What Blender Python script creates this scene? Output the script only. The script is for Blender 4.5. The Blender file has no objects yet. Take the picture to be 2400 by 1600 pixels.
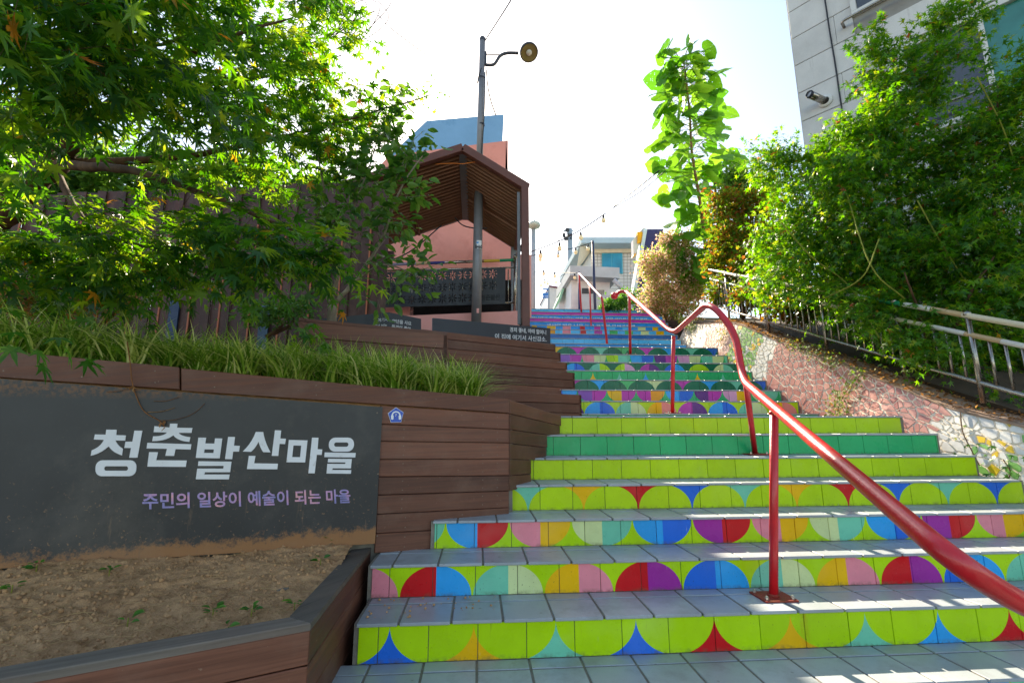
import bpy, math, random
import numpy as np
from mathutils import Vector
R=math.radians
rnd=random.Random(7); rng=np.random.default_rng(11)
scn=bpy.context.scene; COL=scn.collection

# ---------------------------------------------------------------- camera, light, exposure
CAM=np.array([0,-2.0993,0.9255]); FPX=1095.1          # focal length in pixels of a 2400 px wide frame
_y,_p,_r=(math.radians(a) for a in (4.107,10.437,-0.106))
_f=np.array([math.sin(_y)*math.cos(_p),math.cos(_y)*math.cos(_p),math.sin(_p)])
_a=np.array([math.cos(_y),-math.sin(_y),0.]); _u=np.cross(_a,_f)
_a,_u=math.cos(_r)*_a+math.sin(_r)*_u,-math.sin(_r)*_a+math.cos(_r)*_u
cd=bpy.data.cameras.new('camera'); cam=bpy.data.objects.new('camera',cd); COL.objects.link(cam)
cd.sensor_width=36; cd.lens=36*FPX/2400; cd.clip_end=2000; cd.clip_start=.05
from mathutils import Matrix
cam.matrix_world=Matrix(((_a[0],_u[0],-_f[0],CAM[0]),(_a[1],_u[1],-_f[1],CAM[1]),(_a[2],_u[2],-_f[2],CAM[2]),(0,0,0,1)))
scn.camera=cam
SUN_EL=35.7; SUN_AZ=-3.8                                # degrees; azimuth from +Y, positive towards +X
w=bpy.data.worlds.new('World'); scn.world=w; w.use_nodes=True
nt=w.node_tree; nt.nodes.clear()
sk=nt.nodes.new('ShaderNodeTexSky'); sk.sky_type='NISHITA'; sk.sun_disc=False
sk.sun_elevation=R(SUN_EL); sk.sun_rotation=R(SUN_AZ); sk.air_density=1.0; sk.dust_density=0.6; sk.ozone_density=1.0
bg=nt.nodes.new('ShaderNodeBackground'); bg.inputs[1].default_value=0.07
wo=nt.nodes.new('ShaderNodeOutputWorld'); nt.links.new(sk.outputs[0],bg.inputs[0]); nt.links.new(bg.outputs[0],wo.inputs[0])
sl=bpy.data.lights.new('sun','SUN'); sl.energy=2.9; sl.angle=R(0.5); sl.color=(1,.93,.82)
so=bpy.data.objects.new('sun',sl); COL.objects.link(so)
sd=Vector((math.sin(R(SUN_AZ))*math.cos(R(SUN_EL)),math.cos(R(SUN_AZ))*math.cos(R(SUN_EL)),math.sin(R(SUN_EL))))
so.rotation_euler=sd.to_track_quat('Z','Y').to_euler()
vs=scn.view_settings; vs.view_transform='Standard'; vs.look='None'; vs.gamma=1; vs.use_curve_mapping=False
vs.exposure=2.35
vs.use_white_balance=True; vs.white_balance_temperature=7700; vs.white_balance_tint=8   # camera white balance for open shade

# ---------------------------------------------------------------- measuring helpers (photo pixel + a real plane or distance -> metres)
def ray(x,y): return _f+(x-1200)/FPX*_a+(800-y)/FPX*_u
def pd(x,y,D): return CAM+D*ray(x,y)
def atY(x,y,Y): d=ray(x,y); return CAM+d*(Y-CAM[1])/d[1]
def atX(x,y,X): d=ray(x,y); return CAM+d*(X-CAM[0])/d[0]
def atZ(x,y,Z): d=ray(x,y); return CAM+d*(Z-CAM[2])/d[2]
class Plane:
    def __init__(s,p0,deg):
        s.p=np.array([p0[0],p0[1],0.]); a=R(deg); s.t=np.array([math.cos(a),math.sin(a),0]); s.n=np.array([math.sin(a),-math.cos(a),0.])
    def at(s,x,y,off=0):
        d=ray(x,y); p=s.p+off*s.n; return CAM+d*(((p-CAM)@s.n)/(d@s.n))
    def uv(s,p): d=np.asarray(p)-s.p; return float(d@s.t),float(p[2])
    def xyz(s,u,z,off=0): q=s.p+u*s.t+off*s.n; return np.array([q[0],q[1],z])

# ---------------------------------------------------------------- object helpers
WL={}
def link(o): COL.objects.link(o); return o
def thing(name,label,cat,loc=(0,0,0),group=None):
    o=link(bpy.data.objects.new(name,None)); o.location=loc; o['label']=label; o['category']=cat; o.empty_display_size=.1
    if group: o['group']=group
    WL[o.name]=np.array(loc,float); return o
def struct(name,loc=(0,0,0)):
    o=link(bpy.data.objects.new(name,None)); o.location=loc; o['kind']='structure'; WL[o.name]=np.array(loc,float); return o
def tag(o,label=None,cat=None,group=None,kind=None):
    if label: o['label']=label
    if cat: o['category']=cat
    if group: o['group']=group
    if kind: o['kind']=kind
    return o
def mesh_np(name,V,Fs,uv=None,smooth=False,mi=None):
    """V (n,3); Fs list of (m,k) int arrays; uv (loops,2)"""
    V=np.asarray(V,np.float32); me=bpy.data.meshes.new(name)
    if isinstance(Fs,np.ndarray): Fs=[Fs]
    tot=[np.full(len(f),f.shape[1],np.int32) for f in Fs]; ls=np.concatenate([f.ravel() for f in Fs]).astype(np.int32); tt=np.concatenate(tot)
    me.vertices.add(len(V)); me.vertices.foreach_set('co',V.ravel())
    me.loops.add(len(ls)); me.loops.foreach_set('vertex_index',ls)
    me.polygons.add(len(tt)); st=np.zeros(len(tt),np.int32); st[1:]=np.cumsum(tt)[:-1]
    me.polygons.foreach_set('loop_start',st); me.polygons.foreach_set('loop_total',tt)
    if smooth: me.polygons.foreach_set('use_smooth',np.ones(len(tt),bool))
    if mi is not None: me.polygons.foreach_set('material_index',np.asarray(mi,np.int32))
    if uv is not None:
        l=me.uv_layers.new(name='UVMap'); l.data.foreach_set('uv',np.asarray(uv,np.float32).ravel())
    me.update(calc_edges=True); me.validate(); return me
class MB:
    """collects polygons; build() links them as ONE mesh object"""
    def __init__(s): s.v=[]; s.f=[]; s.uv=[]; s.sm=[]
    def add(s,vs,fs,uvf=None,smooth=False):
        b=len(s.v); s.v+= [tuple(map(float,q)) for q in vs]
        for f in fs:
            s.f.append([b+i for i in f]); s.sm.append(smooth)
            s.uv.append([uvf(vs[i]) for i in f] if uvf else [(0,0)]*len(f))
        return s
    def box(s,c,sz,rz=0,ch=0):
        c=np.array(c,float); h=np.array(sz,float)/2; ca,sa=math.cos(rz),math.sin(rz)
        return s.obox(c,np.array([ca,sa,0])*h[0],np.array([-sa,ca,0])*h[1],np.array([0,0,1])*h[2],ch)
    def obox(s,c,a,b,d,ch=0):
        c,a,b,d=(np.asarray(q,float) for q in (c,a,b,d))
        if ch<=0:
            vs=[c+i*a+j*b+k*d for k in(-1,1) for j in(-1,1) for i in(-1,1)]
            return s.add(vs,[(0,2,3,1),(4,5,7,6),(0,1,5,4),(2,6,7,3),(0,4,6,2),(1,3,7,5)])
        L=[np.linalg.norm(q) for q in(a,b,d)]; e=[max(0.,1-ch/l) for l in L]; vs=[];idx={}
        ax=(a,b,d)
        for sx in(-1,1):
            for sy in(-1,1):
                for sz in(-1,1):
                    sg=(sx,sy,sz)
                    for m in range(3):
                        k=[sg[q]*(1 if q==m else e[q]) for q in range(3)]
                        idx[(sg,m)]=len(vs); vs.append(c+k[0]*a+k[1]*b+k[2]*d)
        fs=[]
        def ori(f):
            p=[vs[i] for i in f]; n=np.cross(p[1]-p[0],p[2]-p[0]); m=sum(p)/len(p)-c
            return f if n@m>0 else f[::-1]
        for m in range(3):
            o1,o2=[q for q in range(3) if q!=m]
            for sm in(-1,1):
                f=[]
                for s1,s2 in((-1,-1),(1,-1),(1,1),(-1,1)):
                    g=[0,0,0]; g[m]=sm; g[o1]=s1; g[o2]=s2; f.append(idx[(tuple(g),m)])
                fs.append(ori(f))
        for m in range(3):
            o1,o2=[q for q in range(3) if q!=m]
            for s1 in(-1,1):
                for s2 in(-1,1):
                    g0=[0,0,0];g0[o1]=s1;g0[o2]=s2;g0[m]=-1; g1=list(g0);g1[m]=1
                    fs.append(ori([idx[(tuple(g0),o1)],idx[(tuple(g1),o1)],idx[(tuple(g1),o2)],idx[(tuple(g0),o2)]]))
        for sx in(-1,1):
            for sy in(-1,1):
                for sz in(-1,1): fs.append(ori([idx[((sx,sy,sz),m)] for m in range(3)]))
        return s.add(vs,fs)
    def slab(s,q,t):
        """quad corners q (4x3) extruded by vector t"""
        q=[np.asarray(p,float) for p in q]; t=np.asarray(t,float); n=len(q)
        vs=q+[p+t for p in q]; fs=[tuple(range(n)),tuple(range(2*n-1,n-1,-1))]+[(i,i+n,(i+1)%n+n,(i+1)%n) for i in range(n)]
        nn=np.cross(q[1]-q[0],q[2]-q[0])
        if nn@t>0: fs=[f[::-1] for f in fs]
        return s.add(vs,fs)
    def tube(s,pts,r,n=8,cap=True,smooth=True):
        pts=[np.asarray(p,float) for p in pts]; rr=r if hasattr(r,'__len__') else [r]*len(pts)
        vs=[];fs=[]; T=[]
        for i in range(len(pts)):
            t=(pts[min(i+1,len(pts)-1)]-pts[max(i-1,0)]); T.append(t/(np.linalg.norm(t)+1e-9))
        up=np.array([0,0,1.]) if abs(T[0][2])<.9 else np.array([1.,0,0]); x=np.cross(up,T[0]); x/=np.linalg.norm(x)
        for i,p in enumerate(pts):
            x=x-T[i]*(x@T[i]); x/=np.linalg.norm(x)+1e-9; y=np.cross(T[i],x)
            for k in range(n):
                a=2*math.pi*k/n; vs.append(p+rr[i]*(math.cos(a)*x+math.sin(a)*y))
        for i in range(len(pts)-1):
            for k in range(n):
                k2=(k+1)%n; fs.append((i*n+k,i*n+k2,(i+1)*n+k2,(i+1)*n+k))
        s.add(vs,fs,smooth=smooth)
        if cap: 
            b=len(s.v)-len(vs); s.f.append([b+k for k in range(n)][::-1]); s.sm.append(False); s.uv.append([(0,0)]*n)
            e=len(s.v)-n; s.f.append([e+k for k in range(n)]); s.sm.append(False); s.uv.append([(0,0)]*n)
        return s
    def ball(s,c,r,n=12,m=8,sq=(1,1,1)):
        c=np.asarray(c,float); vs=[];fs=[]
        for j in range(m+1):
            th=math.pi*j/m
            for k in range(n):
                a=2*math.pi*k/n; vs.append(c+r*np.array([math.sin(th)*math.cos(a)*sq[0],math.sin(th)*math.sin(a)*sq[1],math.cos(th)*sq[2]]))
        for j in range(m):
            for k in range(n): k2=(k+1)%n; fs.append((j*n+k,(j+1)*n+k,(j+1)*n+k2,j*n+k2))
        return s.add(vs,fs,smooth=True)
    def lathe(s,c,prof,n=16,axis=(0,0,1)):
        c=np.asarray(c,float); z=np.asarray(axis,float); z/=np.linalg.norm(z); x=np.cross(z,[0.3,1,0.2]); x/=np.linalg.norm(x); y=np.cross(z,x)
        vs=[];fs=[]
        for r,h in prof:
            for k in range(n): a=2*math.pi*k/n; vs.append(c+h*z+r*(math.cos(a)*x+math.sin(a)*y))
        for j in range(len(prof)-1):
            for k in range(n): k2=(k+1)%n; fs.append((j*n+k,j*n+k2,(j+1)*n+k2,(j+1)*n+k))
        return s.add(vs,fs,smooth=True)
    def build(s,name,m,parent=None,uvax=None,origin=None):
        V=np.array(s.v,float).reshape(-1,3); lo=V.min(0); hi=V.max(0)
        if parent is not None: o0=WL[parent.name]
        else: o0=np.array(origin if origin is not None else ((lo[0]+hi[0])/2,(lo[1]+hi[1])/2,lo[2]),float)
        me=bpy.data.meshes.new(name); me.from_pydata((V-o0).tolist(),[],s.f)
        me.polygons.foreach_set('use_smooth',s.sm)
        l=me.uv_layers.new(name='UVMap')
        if uvax is not None:
            c0,ua,va=(np.asarray(q,float) for q in uvax); flat=[i for f in s.f for i in f]; P=V[flat]-c0
            uv=np.stack([P@ua,P@va],1)
        else: uv=np.array([q for u in s.uv for q in u],float)
        l.data.foreach_set('uv',uv.astype(np.float32).ravel())
        me.update(); return obj(name,me,m,parent,o0)
def obj(name,me,m,parent=None,o0=(0,0,0)):
    o=link(bpy.data.objects.new(name,me))
    for q in (m if isinstance(m,(list,tuple)) else [m]): me.materials.append(q)
    if parent is not None: o.parent=parent
    else: o.location=o0
    WL[o.name]=np.array(o0,float); return o
def copy_tree(o,parent=None,off=(0,0,0)):
    c=o.copy(); link(c); c.parent=parent
    if parent is None: c.location=Vector(o.location)+Vector(off)
    WL[c.name]=WL[o.name]+np.array(off)
    for ch in list(o.children): copy_tree(ch,c,off)
    return c
def bez(pts,n=8):
    """Catmull-Rom through points"""
    P=[np.asarray(p,float) for p in pts]; P=[2*P[0]-P[1]]+P+[2*P[-1]-P[-2]]; out=[]
    for i in range(1,len(P)-2):
        for k in range(n):
            t=k/n; a,b,c,d=P[i-1:i+3]; out.append(.5*((2*b)+(c-a)*t+(2*a-5*b+4*c-d)*t*t+(3*b-a-3*c+d)*t**3))
    out.append(P[-2]); return out
def fillet(pts,rad,n=6):
    P=[np.asarray(p,float) for p in pts]; out=[P[0]]
    for i in range(1,len(P)-1):
        a=P[i-1]-P[i]; b=P[i+1]-P[i]; la,lb=np.linalg.norm(a),np.linalg.norm(b); r=min(rad if not hasattr(rad,'__len__') else rad[i],la*.48,lb*.48)
        A=P[i]+a/la*r; B=P[i]+b/lb*r
        for k in range(n+1):
            t=k/n; out.append((1-t)**2*A+2*t*(1-t)*P[i]+t*t*B)
    out.append(P[-1]); return out

# ---------------------------------------------------------------- materials
def lin(c):
    return tuple(((q/255)/12.92 if q/255<=.04045 else ((q/255+.055)/1.055)**2.4) for q in c)+(1,)
class NT:
    def __init__(s,name):
        s.m=bpy.data.materials.new(name); s.m.use_nodes=True; s.t=s.m.node_tree; s.t.nodes.clear()
        s.out=s.n('ShaderNodeOutputMaterial')
    def n(s,t,**k):
        q=s.t.nodes.new(t)
        for a,b in k.items(): setattr(q,a,b)
        return q
    def l(s,a,b): s.t.links.new(a,b)
    def val(s,sock,v):
        if hasattr(v,'is_output') or isinstance(v,bpy.types.NodeSocket): s.l(v,sock)
        else: sock.default_value=v
    def math(s,op,a,b=None,c=None):
        q=s.n('ShaderNodeMath',operation=op); s.val(q.inputs[0],a)
        if b is not None: s.val(q.inputs[1],b)
        if c is not None: s.val(q.inputs[2],c)
        return q.outputs[0]
    def mix(s,f,a,b,bt='MIX'):
        q=s.n('ShaderNodeMix',data_type='RGBA',blend_type=bt); s.val(q.inputs[0],f); s.val(q.inputs[6],a); s.val(q.inputs[7],b); return q.outputs[2]
    def noise(s,vec,sc,det=4,rough=.6,out=0):
        q=s.n('ShaderNodeTexNoise'); s.l(vec,q.inputs['Vector']); q.inputs['Scale'].default_value=sc; q.inputs['Detail'].default_value=det; q.inputs['Roughness'].default_value=rough; return q.outputs[out]
    def ramp(s,f,stops,interp='LINEAR'):
        q=s.n('ShaderNodeValToRGB'); r=q.color_ramp; r.interpolation=interp
        while len(r.elements)<len(stops): r.elements.new(1)
        for e,(p,c) in zip(r.elements,stops): e.position=p; e.color=c if len(c)==4 else tuple(c)+(1,)
        s.val(q.inputs[0],f); return q.outputs[0]
    def mr(s,v,a,b,c=0.,d=1.):
        q=s.n('ShaderNodeMapRange'); s.val(q.inputs[0],v); q.inputs[1].default_value=a; q.inputs[2].default_value=b; q.inputs[3].default_value=c; q.inputs[4].default_value=d; return q.outputs[0]
    def mapv(s,vec,sc=(1,1,1),loc=(0,0,0)):
        q=s.n('ShaderNodeMapping'); s.l(vec,q.inputs[0]); q.inputs[3].default_value=sc; q.inputs[1].default_value=loc; return q.outputs[0]
    def pos(s): return s.n('ShaderNodeNewGeometry').outputs['Position']
    def uv(s): return s.n('ShaderNodeTexCoord').outputs['UV']
    def rand(s): return s.n('ShaderNodeObjectInfo').outputs['Random']
    def isl(s): return s.n('ShaderNodeNewGeometry').outputs['Random Per Island']
    def bump(s,h,st,dist=.01):
        q=s.n('ShaderNodeBump'); q.inputs['Strength'].default_value=st; q.inputs['Distance'].default_value=dist; s.l(h,q.inputs['Height']); return q.outputs[0]
    def bsdf(s,col,rough=.5,metal=0,spec=.5,normal=None,coat=0,trans=None,tfac=.5,alpha=None):
        b=s.n('ShaderNodeBsdfPrincipled'); s.val(b.inputs['Base Color'],col); s.val(b.inputs['Roughness'],rough); s.val(b.inputs['Metallic'],metal)
        b.inputs['Specular IOR Level'].default_value=spec; b.inputs['Coat Weight'].default_value=coat
        if normal is not None: s.l(normal,b.inputs['Normal'])
        if alpha is not None: s.val(b.inputs['Alpha'],alpha)
        o=b.outputs[0]
        if trans is not None:
            t=s.n('ShaderNodeBsdfTranslucent'); s.val(t.inputs[0],trans)
            mx=s.n('ShaderNodeMixShader'); s.val(mx.inputs[0],tfac); s.l(o,mx.inputs[1]); s.l(t.outputs[0],mx.inputs[2]); o=mx.outputs[0]
        s.l(o,s.out.inputs[0]); return s.m
def plain(name,c,rough=.6,metal=0,spec=.5,var=.12,sc=6,bump=.15,bsc=60,coat=0,dirt=None,dsc=3,dth=(.52,.7)):
    """a plain surface with slight colour variation, optional dirt and fine relief"""
    t=NT(name); p=t.pos(); n=t.noise(p,sc,5); k=t.mr(n,.3,.7,1-var,1+var)
    base=lin(c) if max(c)>1 else tuple(c)+(1,)
    col=t.mix(1.,base,k,'MULTIPLY')
    if dirt:
        d=t.noise(p,dsc,8,.7); f=t.mr(d,dth[0],dth[1],0,.85); col=t.mix(f,col,lin(dirt))
    nr=t.bump(t.noise(p,bsc,4),bump,.01) if bump else None
    rr=t.mr(t.noise(p,sc*2.3,3),.3,.7,max(.03,rough-.08),min(1,rough+.08))
    return t.bsdf(col,rr,metal,spec,nr,coat)
def wood(name,c1,c2,grey=None,rough=.55):
    t=NT(name); uv=t.uv(); r=t.rand()
    off=t.n('ShaderNodeCombineXYZ'); t.l(t.math('MULTIPLY',r,37.),off.inputs[0]); t.l(t.math('MULTIPLY',r,91.),off.inputs[1])
    va=t.n('ShaderNodeVectorMath',operation='ADD'); t.l(uv,va.inputs[0]); t.l(off.outputs[0],va.inputs[1]); v=va.outputs[0]
    g=t.noise(t.mapv(v,(1.2,42,1)),1.6,8,.65); g2=t.noise(t.mapv(v,(.8,7,1)),1.0,4,.6)
    k=t.math('ADD',t.math('MULTIPLY',g,.65),t.math('MULTIPLY',g2,.35))
    col=t.ramp(k,[(.33,lin(c1)),(.66,lin(c2))])
    col=t.mix(1.,col,t.mr(r,0,1,.68,1.25),'MULTIPLY'); fad=t.noise(t.mapv(v,(2.2,3,1)),1.3,5,.7); col=t.mix(t.mr(fad,.5,.78,0,.4),col,lin((136,108,92)))
    p=t.pos(); st=t.noise(p,2.2,7,.7)
    col=t.mix(t.mr(st,.55,.75,0,.5),col,lin(grey or (128,92,74)))
    sp=t.noise(p,70,3,.5); col=t.mix(t.mr(sp,.70,.76,0,.55),col,lin((150,120,100)))
    return t.bsdf(col,t.mr(g,.3,.7,rough-.1,rough+.12),0,.45,t.bump(g,.25,.004))
M={}
M['wood']=wood('deck_wood',(78,44,32),(130,82,62))
M['woodcap']=wood('deck_wood_cap',(84,46,34),(136,84,62))
M['woodgrey']=wood('weathered_wood',(74,66,60),(124,114,104),(92,84,80),.7)
M['woodfence']=wood('stained_fence_wood',(48,24,20),(88,48,40))
M['mortar']=plain('mortar',(122,116,106),.9,var=.2,sc=14,bump=.4)
M['screw']=plain('steel_screw',(128,112,100),.5,.6,bump=0)
M['concrete']=plain('concrete',(150,146,138),.9,var=.15,sc=3,bump=.35,dirt=(95,90,84),dsc=4)
M['soil_dark']=plain('hillside_soil',(70,55,42),.95,var=.3,sc=5,bump=.6,bsc=25)
def ground_mat():
    t=NT('planter_soil'); p=t.pos(); a=t.noise(p,7,8,.7); b=t.noise(p,55,6,.7)
    col=t.ramp(a,[(.3,lin((146,108,76))),(.55,lin((196,152,112))),(.75,lin((172,130,94)))])
    col=t.mix(t.mr(b,.55,.7,0,.5),col,lin((216,176,134)))
    v=t.n('ShaderNodeTexVoronoi'); t.l(p,v.inputs['Vector']); v.inputs['Scale'].default_value=90
    col=t.mix(t.mr(v.outputs[0],0,.22,.35,0),col,lin((60,44,32)))
    return t.bsdf(col,.95,0,.2,t.bump(b,.8,.012))
M['soil']=ground_mat()
# ---------------------------------------------------------------- printed riser tiles
PAL=dict(lime=(172,216,24),limeb=(178,214,30),green=(14,176,108),dkgreen=(0,110,80),red=(204,22,30),pink=(232,138,152),amber=(238,184,24),mint=(104,196,166),pale=(206,220,158),
 sky=(4,160,232),blue=(0,104,214),purple=(160,44,152),dkpurple=(102,42,130),magenta=(196,56,170),violet=(142,80,178),light=(76,190,246),steel=(32,110,186),mid=(0,148,232),lilac=(222,158,196),salmon=(238,140,130),orange=(238,160,40),lgreen=(64,186,112))
def riser_mat(name,base,x0=0,p=1,left=None,right=None,bgc=None,vc=0.,H=1.03,Rx=.487,blocks=None,rust=None):
    t=NT(name); uv=t.uv(); sp=t.n('ShaderNodeSeparateXYZ'); t.l(uv,sp.inputs[0]); u,v=sp.outputs[0],sp.outputs[1]
    col=lin(PAL[base]); N=len(left) if left else 0
    def look(ix,names):
        n=len(names); f=t.math('DIVIDE',t.math('ADD',ix,.5),float(n))
        return t.ramp(f,[(i/n,lin(PAL[c])) for i,c in enumerate(names)],'CONSTANT')
    if blocks:
        lo,hi=blocks[0][0],blocks[-1][1]; us=t.math('DIVIDE',t.math('SUBTRACT',u,lo),hi-lo)
        st=[]
        for a,b,c in blocks: st.append(((a-lo)/(hi-lo),lin(PAL[c])))
        col=t.ramp(us,st,'CONSTANT')
    if left or bgc:
        s=t.math('DIVIDE',t.math('SUBTRACT',u,x0),p); ix=t.math('FLOOR',s); fr=t.math('SUBTRACT',s,ix)
        if bgc: col=look(t.math('FLOOR',t.math('ADD',s,.5)),bgc)
        a=t.math('POWER',t.math('DIVIDE',t.math('ABSOLUTE',t.math('SUBTRACT',fr,.5)),Rx),2.)
        b=t.math('POWER',t.math('DIVIDE',t.math('ABSOLUTE',t.math('SUBTRACT',v,vc)),H),2.)
        ins=t.math('LESS_THAN',t.math('ADD',a,b),1.)
        if left:
            fg=look(ix,left)
            if right: fg=t.mix(t.math('GREATER_THAN',fr,.5),fg,look(ix,right))
        else: fg=lin(PAL[base])
        col=t.mix(ins,col,fg)
    pz=t.pos(); d=t.noise(pz,5,6,.7); col=t.mix(1.,col,t.mr(d,.3,.7,.9,1.08),'MULTIPLY')
    col=t.mix(1.,col,t.mr(t.rand(),0,1,.93,1.05),'MULTIPLY')
    dr=t.noise(t.mapv(pz,(26,26,2.2)),1.0,6,.75); edge=t.math('MULTIPLY',t.mr(dr,.63,.76,0,.6),t.mr(v,.35,1.,.05,1.)); col=t.mix(edge,col,lin((104,84,44)))
    gb_=t.noise(pz,30,5,.7); gr_=t.math('MULTIPLY',t.mr(gb_,.42,.62,0,.7),t.mr(v,0.,.16,1.,0.)); col=t.mix(gr_,col,lin((96,88,66)))
    sc_=t.noise(t.mapv(pz,(90,90,12)),1.,3,.6); col=t.mix(t.mr(sc_,.70,.76,0,.35),col,lin((224,226,214)))
    fd=t.noise(pz,2.2,3,.6); col=t.mix(t.mr(fd,.55,.75,0,.08),col,lin((214,220,206)))
    if rust is not None:
        wv=t.math('MULTIPLY',t.math('SUBTRACT',t.noise(t.mapv(pz,(3,3,14)),1.,3),.5),.05); du=t.math('ABSOLUTE',t.math('SUBTRACT',t.math('ADD',u,wv),rust)); rm=t.math('MULTIPLY',t.mr(du,0,.03,1,0),t.mr(t.noise(t.mapv(pz,(120,120,10)),1.,5,.7),.4,.66,0,.8)); col=t.mix(t.math('MULTIPLY',rm,t.mr(v,0,1,.45,1)),col,lin((176,104,24)))
    sp2=t.noise(pz,140,2,.5); col=t.mix(t.mr(sp2,.715,.74,0,.8),col,lin((50,48,40)))
    return t.bsdf(col,t.mr(t.noise(pz,9,4),.3,.7,.2,.4),0,.28,t.bump(t.noise(pz,18,2),.03,.003),0)
# step: riser face y, base z, top z, left x, right x, tile joint x, material
XR=3.56
def jx(px,py,Y): return float(atY(px,py,Y)[0])
STEPS=[]
def step(y,zb,zt,xl,xr,j,m): STEPS.append((y,zb,zt,xl,xr,j,m))
def per(k,y,a,b,n,zy):   # period and start from two pixel positions on riser plane y
    xa,xb=float(atY(a,zy,y)[0]),float(atY(b,zy,y)[0]); return xa,(xb-xa)/n
M['tile_plain_lime']=riser_mat('tile_plain_lime','limeb'); M['tile_green']=riser_mat('tile_emerald','green')
Y=[-.56,-.28,0,.2802,.5572,.8378,1.1049,1.3664,1.6515,2.63,2.92,3.20,3.47,3.75,4.035,4.31,4.57,5.81]
step(-.56,-.30,-.15,-.9,XR,-.3,riser_mat('tile_a','lime',-.35,.336,['amber','red','sky','mint','amber','red','sky','mint','amber','red','sky','mint'],['pink','purple','blue','pale','pink','purple','blue','pale','pink','purple','blue','pale'],vc=0))
step(-.28,-.15,0,-.75,XR,-.25,riser_mat('tile_b','lime',-.35,.336,['amber','red','sky','mint','amber','red','sky','mint','amber','amber','sky','mint'],['amber','red','sky','mint','amber','red','sky','mint','amber','lime','sky','mint'],vc=1))
x0,p=per(1,0,914.3,2368,8,1456)
step(0,0,.1518,-.47,XR,-.3912,riser_mat('tile_spikes','lime',x0,p,None,None,['blue','amber','mint','blue','red','amber','mint','sky','red','blue','amber'],vc=1.,H=1.04,Rx=.5,rust=1.41))
x0,p=per(2,.2802,935,2217,8,1392); 
step(.2802,.1518,.2956,-.485,XR,-.2045,riser_mat('tile_domes','lime',x0-p,p,['amber','red','mint','amber','red','blue','mint','amber','red','blue','mint','amber'],['pink','sky','pale','pink','purple','sky','pale','pink','purple','sky','pale','pink']))
x0,p=per(3,.5572,1044.6,2289,9,1220)
step(.5572,.2956,.4359,-.225,XR,-.0136,riser_mat('tile_bowls','lime',x0-p,p,['pale','sky','pink','pale','sky','purple','pink','pale','sky','purple','pink','pale'],['mint','red','amber','mint','blue','red','amber','mint','blue','red','amber','mint'],vc=1.))
x0,p=per(4,.8378,1237.8,2340,9,1190)
step(.8378,.4359,.5837,.20,XR,.3797,riser_mat('tile_hills','limeb',x0,p,None,None,['mint','amber','red','blue','mint','amber','red','blue','mint','blue','mint'],vc=0))
step(1.1049,.5837,.7245,.35,XR,.3721,riser_mat('tile_plain_lime_rust','limeb',rust=2.05)); step(1.3664,.7245,.874,.50,XR,.5501,M['tile_green']); step(1.6515,.874,1.015,.65,XR,.7521,M['tile_plain_lime'])
step(2.63,1.015,1.063,.9,XR,1.0,M['tile_green'])
x0,p=per(9,2.92,1369,1800,6,965)
step(2.92,1.063,1.21,.9,XR,jx(1368,950,2.92),riser_mat('tile_domes_b','limeb',x0-p,p,['purple','sky','mint','amber','magenta','sky','mint','amber','lime'],['dkpurple','blue','pale','salmon','dkpurple','blue','pale','salmon','lime']))
x0,p=per(10,3.2,1353,1692.6,5,915)
step(3.20,1.21,1.354,.9,XR,jx(1393.1,925,3.2),riser_mat('tile_bowls_b','green',x0-p,p,['blue','violet','amber','magenta','sky','dkpurple','lilac','pale','mint'],['sky','magenta','magenta','orange','blue','magenta','amber','mint','mint'],vc=1.))
x0,p=per(11,3.47,1405.4,1726.8,5,910)
step(3.47,1.354,1.497,.9,XR,jx(1377,900,3.47),riser_mat('tile_hills_b','dkgreen',x0-p,p,None,None,['magenta','sky','lgreen','pale','magenta','sky','mint','blue','blue']))
x0,p=per(12,3.75,1389.3,1693.5,5,868)
step(3.75,1.497,1.644,.9,XR,jx(1399,880,3.75),riser_mat('tile_spikes_b','green',x0-p,p,None,None,['sky','amber','mint','sky','magenta','amber','mint','amber','sky'],vc=1.,H=1.22,Rx=.5))
x0,p=per(13,4.035,1376,1667,5,865)
step(4.035,1.644,1.79,.9,XR,jx(1385.5,857,4.035),riser_mat('tile_domes_c','dkgreen',x0-p,p,['sky','mint','lime','magenta','blue','lime','pale','mint'],['blue','lime','lilac','dkpurple','sky','lime','mint','mint'],vc=-.15,H=1.1,Rx=.45))
x0,p=per(14,4.31,1364,1696.4,6,832)
step(4.31,1.79,1.941,.9,XR,jx(1373.6,840,4.31),riser_mat('tile_bowls_c','green',x0-p,p,['violet','pink','lime','sky','dkpurple','lilac','mint','mint'],['magenta','pale','mint','blue','magenta','pale','pale','pale'],vc=1.,H=1.45,Rx=.495))
x0,p=per(15,4.57,1354.8,1621,5,829)
step(4.57,1.941,2.095,.9,XR,jx(1363,822,4.57),riser_mat('tile_hills_c','dkgreen',x0-p,p,None,None,['amber','magenta','mint','lgreen','magenta','sky','mint','blue','blue'],vc=-.05,H=1.05,Rx=.475))
step(5.81,2.22,2.365,.9,3.66,1.1,riser_mat('tile_sky','mid'))
UP=['light','steel','B1','B2','mid','magenta','mid','magenta','light']
def blk(Y,zy,L,base):
    out=[];cur=.9
    for a,b,c in L:
        xa,xb=jx(a,zy,Y),jx(b,zy,Y); xa=max(xa,cur)
        if xa>cur: out.append((cur,xa,base))
        out.append((xa,xb,c)); cur=xb
    out.append((cur,4.6,base)); return out
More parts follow.
